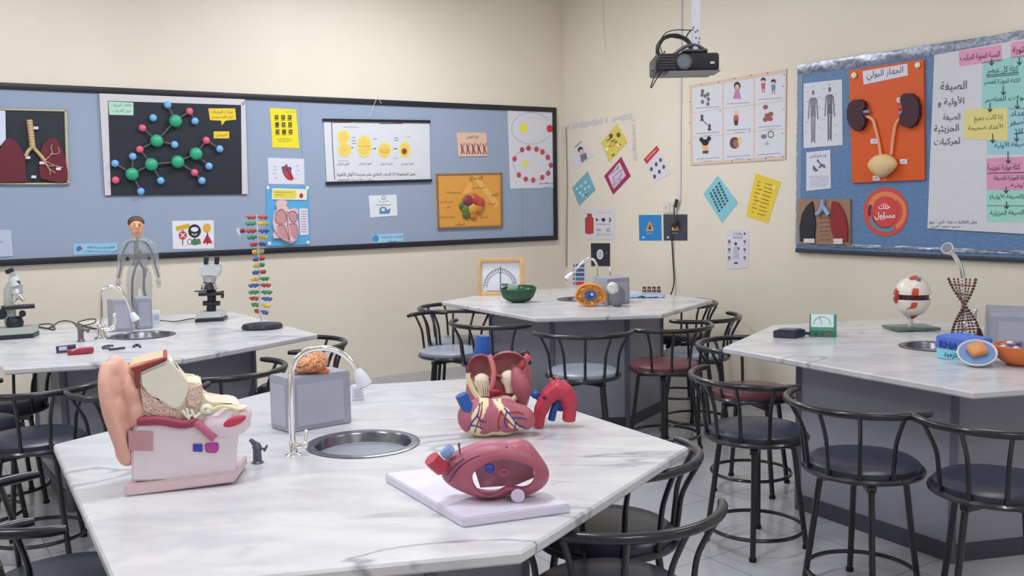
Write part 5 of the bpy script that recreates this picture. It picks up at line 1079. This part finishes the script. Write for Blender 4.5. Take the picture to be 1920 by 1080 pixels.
# ladder model on the left table
f = Fr(492, 616, TZ); k = f.k
t = f.root('dna_model', 'tall model of coloured rungs on a thin pole with an oval black base', 'anatomical model')
b = new(); lathe(b, [(0, 0), (37*k, 0), (38*k, 4*k), (35*k, 9*k), (10*k, 12*k), (0, 12*k)], seg=40, sy=.85); finish('base', b, DK, t)
b = new(); tube(b, [f.p(491, 606), f.p(487, 588), f.p(486, 520), f.p(482, 402)], 1.6*k, 8); finish('pole', b, M((205, 206, 210), .3), t)
CR, CB, CG, CY = [M(c, .4) for c in ((172, 70, 66), (74, 92, 160), (62, 140, 96), (206, 178, 84))]
rungs = [(407, 482, CR, CR), (419, 482, CG, CY), (433, 483, CR, CB), (445, 483, CG, CY), (458, 484, CR, CB), (471, 484, CY, CY), (485, 485, CB, CR), (497, 485, CY, CG), (510, 486, CB, CR), (523, 487, CY, CG), (535, 487, CB, CR), (548, 488, CG, CG), (560, 489, CR, CB), (572, 489, CG, CY), (584, 490, CR, CB)]
for i, (y, x, a, c_) in enumerate(rungs):
    an = -.5+i*PI/9.5; ca, sa = math.cos(an), math.sin(an)
    if abs(ca) < .45: ca = math.copysign(.45, ca)
    for sg, mt in ((-1, a), (1, c_)):
        b = new(); L_ = 23
        e = lambda u, dz=0: f.p(x+sg*u*abs(ca), y+dz, sg*u*sa)
        tube(b, [e(1.5), e(5, -.8), e(9, 1), e(13, -.6), e(17, 1), e(L_*.93, -.6), e(L_)], [1.6*k, 3*k, 4.1*k, 3.4*k, 4.1*k, 2.4*k, .7*k], 8)
        finish('rung', b, mt, t)
b = new(); tube(b, [f.p(459, 432, -4), f.p(451, 434, -4)], [4*k, 3.4*k], 8); finish('maroon_piece', b, M((120, 24, 46), .4), t)
b = new(); tube(b, [f.p(446, 428, -4), f.p(450, 440, -4)], [3.6*k, 2.4*k], 8); finish('white_piece', b, M((222, 222, 230), .4), t)

def wire(name, label, cat, P, r_, rgb, z=TZ):
    q = [gp(x, y, z+.004+h) for x, y, h in P]; b = new(); tube(b, smooth_path(q, 6), r_, 8); return tag(finish(name, b, M(rgb, .5)), label, cat)
wire('power_cord', 'tangled black power cord between the left microscope and the faucet', 'cable', [(62, 612, 0), (80, 614, 0), (102, 618, .0), (96, 608, .005), (78, 608, 0), (72, 612, .005), (92, 615, 0), (110, 604, .0), (128, 602, .0), (150, 609, 0), (172, 616, .0), (186, 616, 0)], .004, (44, 42, 40))
wire('power_cord', 'looped black cord rising beside the left faucet', 'cable', [(186, 617, 0), (165, 613, 0), (146, 605, .01), (160, 600, .035), (174, 598, .05), (180, 600, .04), (176, 606, .015), (160, 610, .004), (152, 610, 0)], .0035, (50, 46, 42))
wire('power_cord', 'black cord running from the pale wall plug to the two-eyepiece microscope', 'cable', [(301, 601, .07), (312, 602, .05), (326, 603, .02), (340, 601, .004), (356, 598, .002), (366, 597, .003)], .0035, (44, 42, 40))
f = Fr(293, 606, TZ); k = f.k; t = f.root('plug_adapter', 'white plug adapter standing right of the clear torso figure', 'plug'); bpart('body', t, f.p(293, 594, 0), (14*k, 12*k, 24*k), M((206, 212, 226), .4)); bpart('front_face', t, f.p(293, 593, -6.5), (9*k, 1*k, 12*k), M((176, 184, 202), .4))
b = new(); q = gp(292, 605, TZ); tube(b, [gp(285, 603, TZ+.006), gp(298, 604, TZ+.006)], .007, 8); tag(finish('cable_end', b, M((40, 40, 44), .5)), 'short black cable end lying below the white plug adapter', 'cable')
f = Fr(128, 661, TZ); k = f.k; t = f.root('slide_box', 'dark blue and white box lying half under the red case', 'box'); bpart('lid', t, f.p(124, 654, 4), (34*k, 16*k, 11*k), M((56, 52, 84), .4), rotm('Y', -.04)); bpart('printed_label', t, f.p(118, 653, -4.3), (14*k, 1*k, 7*k), M((190, 196, 216), .5), rotm('Y', -.04))
f = Fr(152, 663, TZ); k = f.k; t = f.root('slide_box', 'red case with rounded ends in front of the dark blue box', 'box'); b = new(); box(b, f.p(151, 657.5, -6), (46*k, 16*k, 11*k), rotm('Y', -.05), 4*k); finish('case', b, M((150, 42, 66), .4), t); bpart('white_mark', t, f.p(140, 653.5, -13.5), (12*k, 1*k, 3*k), M((206, 160, 176), .5), rotm('Y', -.35))
b = new(); tube(b, smooth_path([gp(x, y, TZ+.005) for x, y in ((212, 648), (202, 648), (193, 650), (194, 653), (206, 652))], 4), .005, 8); tag(finish('clamp_ring', b, M((70, 72, 96), .4)), 'small curved grey clamp lying behind the dark rod', 'tool')
b = new(); tube(b, [gp(204, 655.5, TZ+.006), gp(234, 652, TZ+.006)], .006, 10); tag(finish('small_rod', b, M((60, 62, 90), .4)), 'dark slim rod lying on the left table', 'tool')
b = new(); tube(b, smooth_path([gp(x, y, TZ+.006) for x, y in ((250, 650), (254, 647), (260, 647), (263, 650))], 4), .006, 8); tag(finish('small_hook', b, M((60, 62, 90), .4)), 'small dark curved hook right of the slim rod', 'tool')

# ================================================================== FAR TABLE
f = Fr(938, 554, TZ); k = f.k
t = f.root('framed_dial', 'wooden framed white panel with a printed half-circle dial and needle', 'instrument')
WD = two_tone('pale_wood', (206, 172, 126), (190, 150, 104), 12, .3, .7, rough=.5, detail=6)
y0, y1, x0, x1 = 484, 554, 894, 983
for c, s_ in (((x0+4, 519), (8, 70)), ((x1-4, 519), (8, 70))): bpart('frame_side', t, f.p(*c, 2), (s_[0]*k, 8*k, s_[1]*k), WD)
for c in (487.5, 550.5): bpart('frame_rail', t, f.p(938.5, c, 2), (89*k, 7.8*k, 7*k), WD)
bpart('white_panel', t, f.p(938.5, 519, 4), (76*k, 3*k, 60*k), M((212, 214, 224), .5), bev=.0005)
b = new(); tube(b, [f.p(938+31*math.cos(a*PI/24), 540-36*math.sin(a*PI/24), 2.2) for a in range(25)], .5*k, 5); tube(b, [f.p(938+25*math.cos(a*PI/24), 540-29*math.sin(a*PI/24), 2.2) for a in range(25)], .35*k, 5); finish('dial_arc', b, M((90, 92, 110), .5), t)
b = new()
for a in range(1, 20): an = a*PI/20; cyl(b, f.p(938+26*math.cos(an), 540-31*math.sin(an), 2.2), f.p(938+30*math.cos(an), 540-35*math.sin(an), 2.2), .5*k, 5)
cyl(b, f.p(912, 546, 2.2), f.p(966, 546, 2.2), .5*k, 5); finish('dial_ticks', b, M((70, 72, 90), .5), t)
b = new(); cyl(b, f.p(938.5, 545, 1.6), f.p(938, 500, 1.6), .7*k, 6); finish('needle', b, M((60, 62, 76), .4), t)

f = Fr(972, 567, TZ); k = f.k
t = f.root('cell_model', 'dark green bowl-shaped cell model with pale green insides', 'anatomical model')
DGN = M((30, 70, 52), .35); b = new(); n = 32; Rg = []
for q, z in ((.30, 0), (.62, 3), (.86, 11), (.98, 21), (1.0, 27), (.92, 28), (.88, 24)): Rg.append([b.verts.new(f.p(972+34*q*math.cos(2*PI*i/n), 567-z-(3.5*math.sin(2*PI*i/n+.5) if z > 9 else 0), 22*q*math.sin(2*PI*i/n))) for i in range(n)])
for A, B in zip(Rg, Rg[1:]):
    for i in range(n): b.faces.new((A[i], A[(i+1) % n], B[(i+1) % n], B[i]))
b.faces.new(Rg[0]); b.faces.new(Rg[-1]); finish('bowl', b, DGN, t)
bpart('pale_block', t, f.p(961, 542, 8), (20*k, 10*k, 18*k), M((150, 178, 164), .4), rotm('Y', .2), 2*k)
for x, y, r_, c_ in ((978, 541, 5, (60, 120, 84)), (970, 548, 5, (120, 170, 150)), (985, 545, 4, (90, 130, 110)), (991, 543, 3.5, (130, 160, 150)), (978, 550, 4, (150, 176, 170)), (997, 545, 3, (90, 120, 100)), (986, 550, 3, (170, 190, 186))):
    b = new(); ball(b, f.p(x, y, -2), (r_*k, r_*k, r_*.8*k), 12); finish('organelle', b, M(c_, .4), t)
bpart('rim_card', t, f.p(953, 535, 14), (26*k, 3*k, 5*k), M((90, 116, 124), .5))

f = Fr(1108, 575, TZ); k = f.k
t = f.root('cell_model', 'orange round cell model with a blue star-shaped nucleus, standing upright', 'anatomical model')
ORG = M((214, 142, 64), .35); b = new(); n = 40; Rg = []
wob = lambda a: 1+.03*math.sin(3*a+.5)+.03*math.sin(5*a)
for q, d in ((.5, 26), (.9, 20), (1.0, 8), (1.0, 0), (.93, -3), (.86, -2), (.82, 3)): Rg.append([b.verts.new(f.p(1107+30*q*wob(2*PI*i/n)*math.cos(2*PI*i/n), 553+21.5*q*wob(2*PI*i/n)*math.sin(2*PI*i/n), d)) for i in range(n)])
for A, B in zip(Rg, Rg[1:]):
    for i in range(n): b.faces.new((A[i], A[(i+1) % n], B[(i+1) % n], B[i]))
b.faces.new(Rg[0]); b.faces.new(Rg[-1]); finish('shell', b, ORG, t)
b = new(); pts = [(1107+(13 if i % 2 else 10)*math.cos(i*PI/8), 554+(11 if i % 2 else 8.5)*math.sin(i*PI/8)) for i in range(16)]; prism(b, [f.p(x, y, -2) for x, y in pts], Vector((0, 5*k, 0))); finish('blue_nucleus', b, M((64, 96, 150), .35), t)
b = new(); ball(b, f.p(1110, 552, -3), (2.6*k, 2*k, 2.6*k), 12); finish('white_core', b, M((226, 230, 240), .3), t)
b = new(); ball(b, f.p(1106, 554, -2), (7*k, 2.4*k, 5*k), 14); finish('nucleolus', b, M((44, 70, 126), .35), t)
rnd = random.Random(8)
for i in range(13):
    a = i*2*PI/13; x, y = 1107+20.5*math.cos(a), 553+15.5*math.sin(a); c_ = rnd.choice(((220, 160, 60), (190, 110, 50), (80, 110, 130), (226, 180, 90), (206, 128, 60)))
    b = new(); P = [f.p(x+rnd.uniform(-4, 4), y+rnd.uniform(-3, 3), 0) for _ in range(4)]; tube(b, smooth_path(P, 4), 1.5*k, 8); finish('organelle', b, M(c_, .4), t)

f = Fr(1157, 575, TZ); k = f.k
t = f.root('cell_model', 'grey egg-shaped model with a white ribbed upper patch leaning on the grey box', 'anatomical model')
b = new(); ball(b, f.p(1157, 555, 6), (16*k, 14*k, 21*k), 28); ball(b, f.p(1150, 544, 4), (12*k, 11*k, 15*k), 22); blob('grey_body', b, 1.4*k, M((112, 114, 122), .35), t, 4)
b = new(); ball(b, f.p(1149, 540, -3), (11*k, 8*k, 12*k), 22, rotm('Y', -.5)); finish('white_patch', b, M((200, 200, 200), .45), t)
for i in range(4):
    b = new(); tube(b, smooth_path([f.p(1141+i*2, 536+i*3.4, -9), f.p(1147+i*2, 533+i*3.4, -11.5), f.p(1154+i*1.4, 537+i*3, -9.5)], 3), 1*k, 6); finish('rib', b, M((224, 222, 216), .45), t)

# blue cloth with four little bottles behind it
f = Fr(1213, 556, TZ); k = f.k; b = new(); G_ = [[None]*22 for _ in range(9)]
for j in range(9):
    for i in range(22):
        x = 1180+66*i/21; d = (j-4)*6; h = 2.2+1.6*noise.noise(Vector((i*.35, j*.5, 1)))+(2.5 if 5 < i < 9 else 0)
        G_[j][i] = b.verts.new(f.p(x+noise.noise(Vector((j*.7, i*.2, 0)))*4, 556-h, d))
for j in range(8):
    for i in range(21): b.faces.new((G_[j][i], G_[j][i+1], G_[j+1][i+1], G_[j+1][i]))
o = finish('cloth', b, M((150, 176, 210), .8)); o.location = f.loc; o.rotation_euler = (0, 0, f.rz); tag(o, 'crumpled light blue cloth on the far table, before the small bottles', 'cloth')
md = o.modifiers.new('t', 'SOLIDIFY'); md.thickness = .004; md.offset = -1
f0 = None
for i, (x, lab) in enumerate(((1208, 'leftmost small brown bottle in the row behind the blue cloth'), (1217, 'second from left small brown bottle behind the blue cloth'), (1226, 'third from left small brown bottle behind the blue cloth'), (1235, 'rightmost small brown bottle in the row behind the blue cloth'))):
    f = Fr(x, 549, TZ); k = f.k
    if i == 0:
        b0 = f.root('specimen_bottle', lab, 'bottle', 'small bottles behind the blue cloth')
        b = new(); lathe(b, [(0, 0), (3.6*k, 0), (3.8*k, 1*k), (3.8*k, 7*k), (2.2*k, 8.5*k), (0, 8.5*k)], seg=18); finish('glass_body', b, M((168, 150, 146), .2), b0)
        b = new(); lathe(b, [(0, 8.3*k), (3.4*k, 8.3*k), (3.4*k, 11.5*k), (0, 11.5*k)], seg=18); finish('cap', b, M((84, 58, 54), .4), b0)
        b = new(); lathe(b, [(3.9*k, 2*k), (3.95*k, 5.6*k)], seg=18, cap=False); finish('dark_label', b, M((110, 72, 70), .5), b0)
    else: r = dup(b0, lab); r.location = f.loc
# wall sockets with the plugged cord that drops behind the far table
sx = Sheet('wall_socket', 'white double wall socket above the dark grey triangle sheet', 'socket', 'R', [(1245, 379), (1270, 378), (1270, 398), (1245, 399)], .010, (206, 200, 196))
sx.line('joint_line', [(1257.5, 379), (1257.5, 398)], .8, (160, 154, 152)); sx.disc('socket_hole', 1251, 389, 1, 1.2, (90, 86, 86), n=8); sx.disc('socket_hole', 1264, 386, 1, 1.2, (90, 86, 86), n=8); sx.end()
b = new()
P = [wallhit('R', x, y)-DL*d for x, y, d in ((1273, 376, .03), (1270, 390, .035), (1271, 405, .04), (1273, 418, .05), (1269, 422, .045), (1263, 430, .03), (1263, 450, .02), (1264, 490, .012), (1267, 530, .02), (1266, 552, .05))]
tube(b, smooth_path(P, 6), .006, 8); tube(b, [wallhit('R', 1274, 374)-DL*.03, wallhit('R', 1271, 388)-DL*.03], .014, 10); ball(b, wallhit('R', 1272, 418)-DL*.045, (.03, .03, .035), 14)
tag(finish('power_cord', b, M((52, 48, 46), .5)), 'dark cord hanging down the right wall from the white socket', 'cable')

# ================================================================== RIGHT TABLE
f = Fr(1708, 618, TZ); k = f.k
t = f.root('eyeball_model', 'white split eyeball model with red muscle strips on a clear green base', 'anatomical model')
GL = clear_mat('green_glass', (96, 124, 116), .75)
b = new(); box(b, f.p(1708, 614, 0), (84*k, 62*k, 5*k), rotm('Z', .5), 1.2*k); finish('glass_base', b, GL, t)
for x, d in ((1674, -4), (1741, 8), (1708, -34), (1712, 32)): b = new(); lathe(b, [(0, 0), (4*k, 0), (4*k, 3*k), (0, 3*k)], f.p(x, 617.5, d*.8), 12); finish('rubber_foot', b, DK, t)
b = new(); tube(b, [f.p(1707, 612), f.p(1707, 594)], [4.5*k, 4.5*k], 14); lathe(b, [(4*k, 0), (14*k, 9*k), (14*k, 12*k), (0, 12*k)], f.p(1707, 598), 20); finish('stem', b, M((214, 208, 206), .4), t)
b = new(); tube(b, [f.p(1707, 597), f.p(1708, 590)], [5*k, 13*k], 16); finish('red_collar', b, M((190, 84, 64), .4), t)
EW = M((222, 214, 204), .25)
for nm, cy_, lo, hi in (('upper_half', 550, .0, 1.0), ('lower_half', 561, -1.0, .0)):
    b = new(); n = 14; prof = []
    for i in range(n+1): a = lo*PI/2+(hi-lo)*PI/2*i/n; prof.append((32*k*math.cos(a) if abs(a) < PI/2-1e-3 else 0, 32*k*math.sin(a)))
    lathe(b, prof, f.p(1711, cy_, 0), 44, cap=False)
    inn_ = [(30*k*math.cos(lo*PI/2+(hi-lo)*PI/2*i/n) if abs(lo*PI/2+(hi-lo)*PI/2*i/n) < PI/2-1e-3 else 0, 30*k*math.sin(lo*PI/2+(hi-lo)*PI/2*i/n)) for i in range(n+1)]
    lathe(b, inn_, f.p(1711, cy_, 0), 44, cap=False)
    torus(b, f.p(1711, cy_, 0), 31.2*k, .9*k, 44, 6)
    oh = finish(nm, b, EW, t)
b = new(); lathe(b, [(0, -1*k), (27.5*k, -1*k), (29*k, 11*k), (0, 12*k)], f.p(1711, 561, 0), 40); finish('dark_interior', b, M((70, 40, 44), .4), t)
b = new(); ball(b, f.p(1682, 554, -8), (7*k, 14*k, 16*k), 20); finish('iris_disc', b, M((176, 80, 70), .3), t)
b = new(); ball(b, f.p(1680, 553.5, -12), (5*k, 8*k, 4*k), 16); finish('pupil', b, M((230, 226, 226), .3), t)
def on_ball(pts, c_, r_, nm, mat, th=1.5):
    b = new(); vs = []
    for x, y in pts: dx, dz = x-c_[0], c_[1]-y; dd = -math.sqrt(max(0, r_*r_-dx*dx-dz*dz)); vs.append(f.p(x, y, dd))
    ctr = sum(vs, Vector())/len(vs); ce = f.p(*c_, 0)
    a = [b.verts.new(v+(v-ce).normalized()*.2*k) for v in vs]; c2_ = [b.verts.new(v+(v-ce).normalized()*th*k) for v in vs]; m_ = len(vs)
    cc = b.verts.new(ce+(ctr-ce).normalized()*(r_+th+.3)*k)
    for i in range(m_): b.faces.new((a[i], a[(i+1) % m_], c2_[(i+1) % m_], c2_[i])); b.faces.new((c2_[i], c2_[(i+1) % m_], cc))
    return finish(nm, b, mat, t)
RM = M((196, 72, 52), .35)
on_ball([(1712, 538), (1722, 539), (1722, 546), (1721, 551), (1709, 551), (1710, 545)], (1711, 550), 32.2, 'red_muscle', RM); on_ball([(1709, 564), (1720, 564), (1719, 570), (1716, 574), (1700, 576), (1708, 571)], (1711, 561), 32.2, 'red_muscle', RM)
on_ball([(1704, 521), (1714, 518), (1722, 519), (1718, 523), (1708, 524)], (1711, 550), 32.2, 'red_muscle', RM); on_ball([(1720, 521), (1727, 522), (1726, 527), (1718, 525)], (1711, 550), 32.2, 'blue_muscle', M((80, 110, 140), .35))
b = new(); box(b, f.p(1681, 553, -18), (5*k, 10*k, 22*k), rotm('Y', .1), 1.5*k); finish('front_strip', b, M((170, 60, 50), .4), t)

# ladder-of-beads model
f = Fr(1808, 630, TZ); k = f.k
f = Fr(1808, 640, TZ+.0); k = f.k
socket_like = None
t = f.root('bead_helix_model', 'twisting brown and white bead ladder model standing behind the blue RNA box', 'anatomical model')
BD = M((76, 42, 44), .4); BW = M((214, 206, 196), .4); BR2 = M((176, 70, 62), .4)
H0, H1, n = 634, 524, 20; rails = [[], []]
for i in range(n+1):
    tt = i/n; y = H0+(H1-H0)*tt; a = (tt-.56)*2.7+PI/2; w_ = 27; cx_ = 1812-8*tt
    p, q = f.p(cx_-w_*math.cos(a), y, -w_*math.sin(a)*.7), f.p(cx_+w_*math.cos(a), y, w_*math.sin(a)*.7)
    rails[0].append(p); rails[1].append(q)
    b = new(); tube(b, [p, p*.72+q*.28, p*.5+q*.5, p*.28+q*.72, q], 1.25*k, 8)
    finish('rung', b, BW if i % 3 else BR2, t)
    b = new()
    for u in (0, .2, .35, .65, .8, 1): ball(b, p*(1-u)+q*u, 3*k if u in (0, 1) else 2.3*k, 8)
    finish('beads', b, BD, t)
for R_ in rails: b = new(); tube(b, smooth_path(R_, 3), 1.2*k, 8); finish('side_rail', b, BW, t)
b = new(); box(b, f.p(1808, 637, 0), (50*k, 30*k, 6*k), bev=.001); finish('base_plate', b, M((206, 206, 214), .4), t)
for i in range(3): b = new(); tube(b, [f.p(1828+i*2, 632-i*5, 0), f.p(1841-i*2, 629-i*5, 2)], 1.3*k, 8); ball(b, f.p(1841-i*2, 629-i*5, 2), 3*k, 8); ball(b, f.p(1834, 630-i*5, 1), 2.6*k, 8); finish('side_branch', b, BD, t)

f = Fr(1790, 674, TZ); k = f.k
t = f.root('rna_box', 'blue and pale aqua foam box lettered RNA beside the half bowl', 'box')
def blk(nm, y0, y1, rgb, g=0):
    b = new(); prism(b, [f.b(1755-g, y1, 0), f.b(1812, y1+6, -14), f.b(1862, y1+2, 10), f.b(1800, y1-4, 34), f.b(1770-g, y1, 30)], UP*(y1-y0)*k); bmesh.ops.bevel(b, geom=b.edges[:], offset=1.2*k, segments=2, affect='EDGES'); return finish(nm, b, M(rgb, .6, 0, .06, 60, .2), t)
b = new(); blk('aqua_layer', 651, 672, (132, 204, 228)); blk('blue_layer', 630, 652, (82, 116, 206), .6)
def boxtext(s_, x0, y0, x1, y1, mat, bold=.03):
    b = new(); put_text(b, s_, lambda u, v: f.p(x0+(x1-x0)*u, y1+(y0-y1)*v+6*((x0+(x1-x0)*u)-1755)/57, -14*((x0+(x1-x0)*u)-1755)/57-1.6), bold); finish('lettering', b, mat, t, smooth=False)
boxtext('RNA', 1761, 637, 1796, 651, M((40, 54, 140), .5)); boxtext('بلازميد', 1769, 655, 1800, 667, M((30, 54, 90), .5), .01)
f = Fr(1833, 686, TZ); k = f.k
t = f.root('cell_model', 'white half bowl with blue inside and an orange lump, tilted toward the camera', 'anatomical model')
tilt = rotm('X', .62); cc = f.p(1832, 662, 2)
b = new(); lathe(b, [(0, -22*k), (12*k, -20*k), (24*k, -14*k), (32*k, -5*k), (35*k, 2*k), (33*k, 3*k), (31*k, 1*k)], cc, 44, tilt, cap=False); lathe(b, [(31*k, 1*k), (28*k, -3*k), (0, -5*k)], cc, 44, tilt, cap=False); finish('white_bowl', b, M((206, 206, 204), .4), t)
b = new(); lathe(b, [(30.5*k, 1.2*k), (0, 1.2*k), ], cc, 44, tilt, cap=False); finish('blue_lining', b, M((98, 132, 184), .5), t)
b = new(); box(b, cc+tilt @ Vector((0, 2*k, 7*k)), (32*k, 30*k, 15*k), tilt @ rotm('Z', .5), 6*k); oo2 = finish('orange_lump', b, M((206, 138, 84), .45, 0, .08, 8), t)
f = Fr(1905, 683, TZ); k = f.k
t = f.root('cell_model', 'orange bowl model with white and blue lumps inside, at the right edge', 'anatomical model')
b = new(); lathe(b, [(0, 0), (26*k, 0), (42*k, 10*k), (50*k, 26*k), (53*k, 36*k), (50*k, 37*k), (46*k, 30*k), (30*k, 26*k), (0, 26*k)], f.p(1917, 683, 0), 48, cap=False); finish('orange_bowl', b, M((206, 112, 58), .35), t)
b = new(); lathe(b, [(0, 31*k), (46*k, 31*k)], f.p(1917, 683, 0), 40, cap=False); finish('blue_fill', b, M((70, 96, 140), .4), t)
rnd = random.Random(4)
for i in range(12):
    a = i*2*PI/12+.2; c_ = ((206, 206, 216), (190, 110, 70), (206, 206, 216), (90, 120, 170))[i % 4]
    b = new(); ball(b, f.p(1917+36*math.cos(a), 649+rnd.uniform(-3, 1), 30*math.sin(a)), (7*k, 6*k, 4*k), 12, rotm('Z', a)); finish('organelle', b, M(c_, .4), t)

f = Fr(1541, 632, TZ); k = f.k
t = f.root('galvanometer', 'small green meter with a slanted pale dial face on the right table', 'instrument')
b = new(); prism(b, [f.b(1517, 633, d_)+UP*z_*k for d_, z_ in ((0, 0), (34, 0), (34, 38), (22, 42), (4, 14), (0, 12))], Vector((49*k, 0, 0))); bmesh.ops.bevel(b, geom=b.edges[:], offset=1.4*k, segments=2, affect='EDGES'); finish('green_body', b, M((54, 118, 98), .35), t)
sl = lambda x, u, o=0: f.b(x, 633, 4+18*u-o*.84)+UP*(14+28*u+o*.54)*k
def face(nm, x0_, u0, x1_, u1, mat, o, th=1): b = new(); prism(b, [sl(x0_, u0, o), sl(x1_, u0, o), sl(x1_, u1, o), sl(x0_, u1, o)], Vector((0, -.84*th*k, .54*th*k))); return finish(nm, b, mat, t, smooth=False)
face('dial_face', 1520, .08, 1563, .96, M((190, 212, 212), .3), .6)
b = new(); tube(b, [sl(1541+16*math.cos(a*PI/12), .3+.5*math.sin(a*PI/12), 1.9) for a in range(13)], .5*k, 5); cyl(b, sl(1541, .3, 2), sl(1536, .8, 2), .4*k, 5); finish('dial_marks', b, M((90, 100, 120), .5), t)
face('green_strip', 1520, -.1, 1563, .14, M((60, 130, 110), .35), 1.7, .6)
for x, c_ in ((1530, (60, 60, 70)), (1541, (120, 50, 60)), (1552, (196, 60, 66))): b = new(); ball(b, f.p(x, 626, -1.5), (2.4*k, 2.4*k, 2.4*k), 10); finish('terminal', b, M(c_, .4), t)
f = Fr(1480, 634, TZ); k = f.k
t = f.root('black_case', 'flat black case lying left of the green meter', 'box')
b = new(); prism(b, [f.b(1449, 634, 0), f.b(1491, 634, -8), f.b(1511, 634, 30), f.b(1464, 634, 34)], UP*14*k); bmesh.ops.bevel(b, geom=b.edges[:], offset=1.6*k, segments=2, affect='EDGES'); finish('case', b, M((48, 50, 66), .35), t)
b = new(); prism(b, [f.b(1458, 619.7, 4), f.b(1489, 619.7, -1), f.b(1503, 619.7, 26), f.b(1468, 619.7, 29)], UP*1.6*k); finish('lid_panel', b, M((96, 98, 116), .35), t, smooth=False)
b = new(); cyl(b, f.p(1508, 626, 14), f.p(1518, 627, 10), 3*k, 10); finish('side_knob', b, DK, t)

# ================================================================== PROJECTOR
D = 4.7; f = Fr(1297, 117, 0, D); k = f.k
t = empty('projector', 'black projector hanging in front of the right wall on a white pole', 'projector', f.loc, f.rz)
PB = M((30, 32, 40), .35, 0, .06, 20)
tilt_p = rotm('X', -.10) @ rotm('Y', .02)
b = new(); rotz = rotm('Z', .16); box(b, (0, 100*k, 0), (119*k, 105*k, 34*k), None, 5*k); bmesh.ops.transform(b, matrix=Matrix.Translation((0, -55*k, 0)) @ rotz, verts=b.verts); finish('housing', b, PB, t)
fc = lambda x, z, o=0: (Matrix.Translation((0, -55*k, 0)) @ rotz) @ Vector((x*k, (47.5-o)*k, z*k))
nrm_ = (rotz @ Vector((0, -1, 0)))
b = new(); cyl(b, fc(-7, 0, -4), fc(-7, 0, 5), 14*k, 32); finish('lens_ring', b, M((96, 98, 108), .25, .6), t)
b = new(); cyl(b, fc(-8, 0, 4), fc(-8, 0, 6.5), 10.5*k, 32); finish('lens', b, M((110, 120, 130), .08), t)
for i in range(5): b = new(); box(b, fc(-38, -10+i*5, .5), (32*k, 1.6*k, 2*k), rotz); finish('vent_slat', b, M((60, 62, 72), .3), t)
b = new(); box(b, fc(46, -2, .6), (8*k, 1*k, 4*k), rotz); finish('white_badge', b, M((196, 198, 206), .4), t)
b = new(); box(b, (0, 20*k, -17.6*k), (96*k, 70*k, 1.6*k), rotz); finish('underside_plate', b, M((120, 122, 130), .4), t)
b = new(); tube(b, smooth_path([Vector((-34*k, 10*k, 17*k)), Vector((-14*k, 10*k, 30*k)), Vector((8*k, 10*k, 33*k)), Vector((28*k, 10*k, 20*k))], 5), 3.2*k, 8); box(b, (6*k, 16*k, 22*k), (46*k, 40*k, 3*k)); tube(b, [Vector((-50*k, 6*k, 2*k)), Vector((-10*k, 6*k, 24*k)), Vector((20*k, 20*k, 28*k))], 2*k, 8); finish('mount_bracket', b, M((90, 92, 102), .35, .4), t)
top = (CEIL-f.loc.z)/k
b = new(); tube(b, [Vector((8*k, 16*k, 24*k)), Vector((8*k, 16*k, top*k))], 8*k, 24); finish('ceiling_pole', b, M((208, 212, 228), .35), t)
rnd = random.Random(1)
for i in range(9):
    b = new(); a = rnd.uniform(-1.2, 1.2); z = rnd.uniform(28, 68); ball(b, Vector(((8+8*math.sin(a))*k, (16-8*math.cos(a))*k, z*k)), 1.6*k, 8); finish('pole_bolt', b, M((50, 50, 66), .4), t)
tag(t, None)
b = new(); rnd = random.Random(7)
for j in range(7):
    P = []
    for a in range(0, 25):
        an = a/24*2*PI; P.append(Vector(((-38+(24+j*.8)*math.cos(an)+rnd.uniform(-.6, .6)+(10 if math.cos(an) > 0 else 0)*math.cos(an))*k, (24+j*1.6)*k, (30+(22+j*1.1)*math.sin(an)+rnd.uniform(-.6, .6))*k)))
    tube(b, smooth_path(P, 2), 1.5*k, 6)
P = [(-2, 62), (-10, 50), (-4, 30), (-20, 20), (-54, 14), (-68, -2), (-74, -10), (-60, -8), (-56, 4)]
tube(b, smooth_path([Vector((x*k, 20*k, z*k)) for x, z in P], 5), 1.3*k, 6)
P = [(-50, 24), (-60, -4), (-68, -20), (-76, -40), (-74, -42), (-62, -22), (-52, -12)]
tube(b, smooth_path([Vector((x*k, 4*k, z*k)) for x, z in P], 5), 1.2*k, 6)
P = [(-54, 20), (-60, 40), (-50, 58), (-30, 64), (0, 62)]
tube(b, smooth_path([Vector((x*k, 18*k, z*k)) for x, z in P], 5), 1*k, 6)
o = finish('cable_coil', b, M((28, 28, 34), .45)); o.location = f.loc; o.rotation_euler = (0, 0, f.rz); tag(o, 'thick coil of black cables looped left of the projector pole', 'cable')
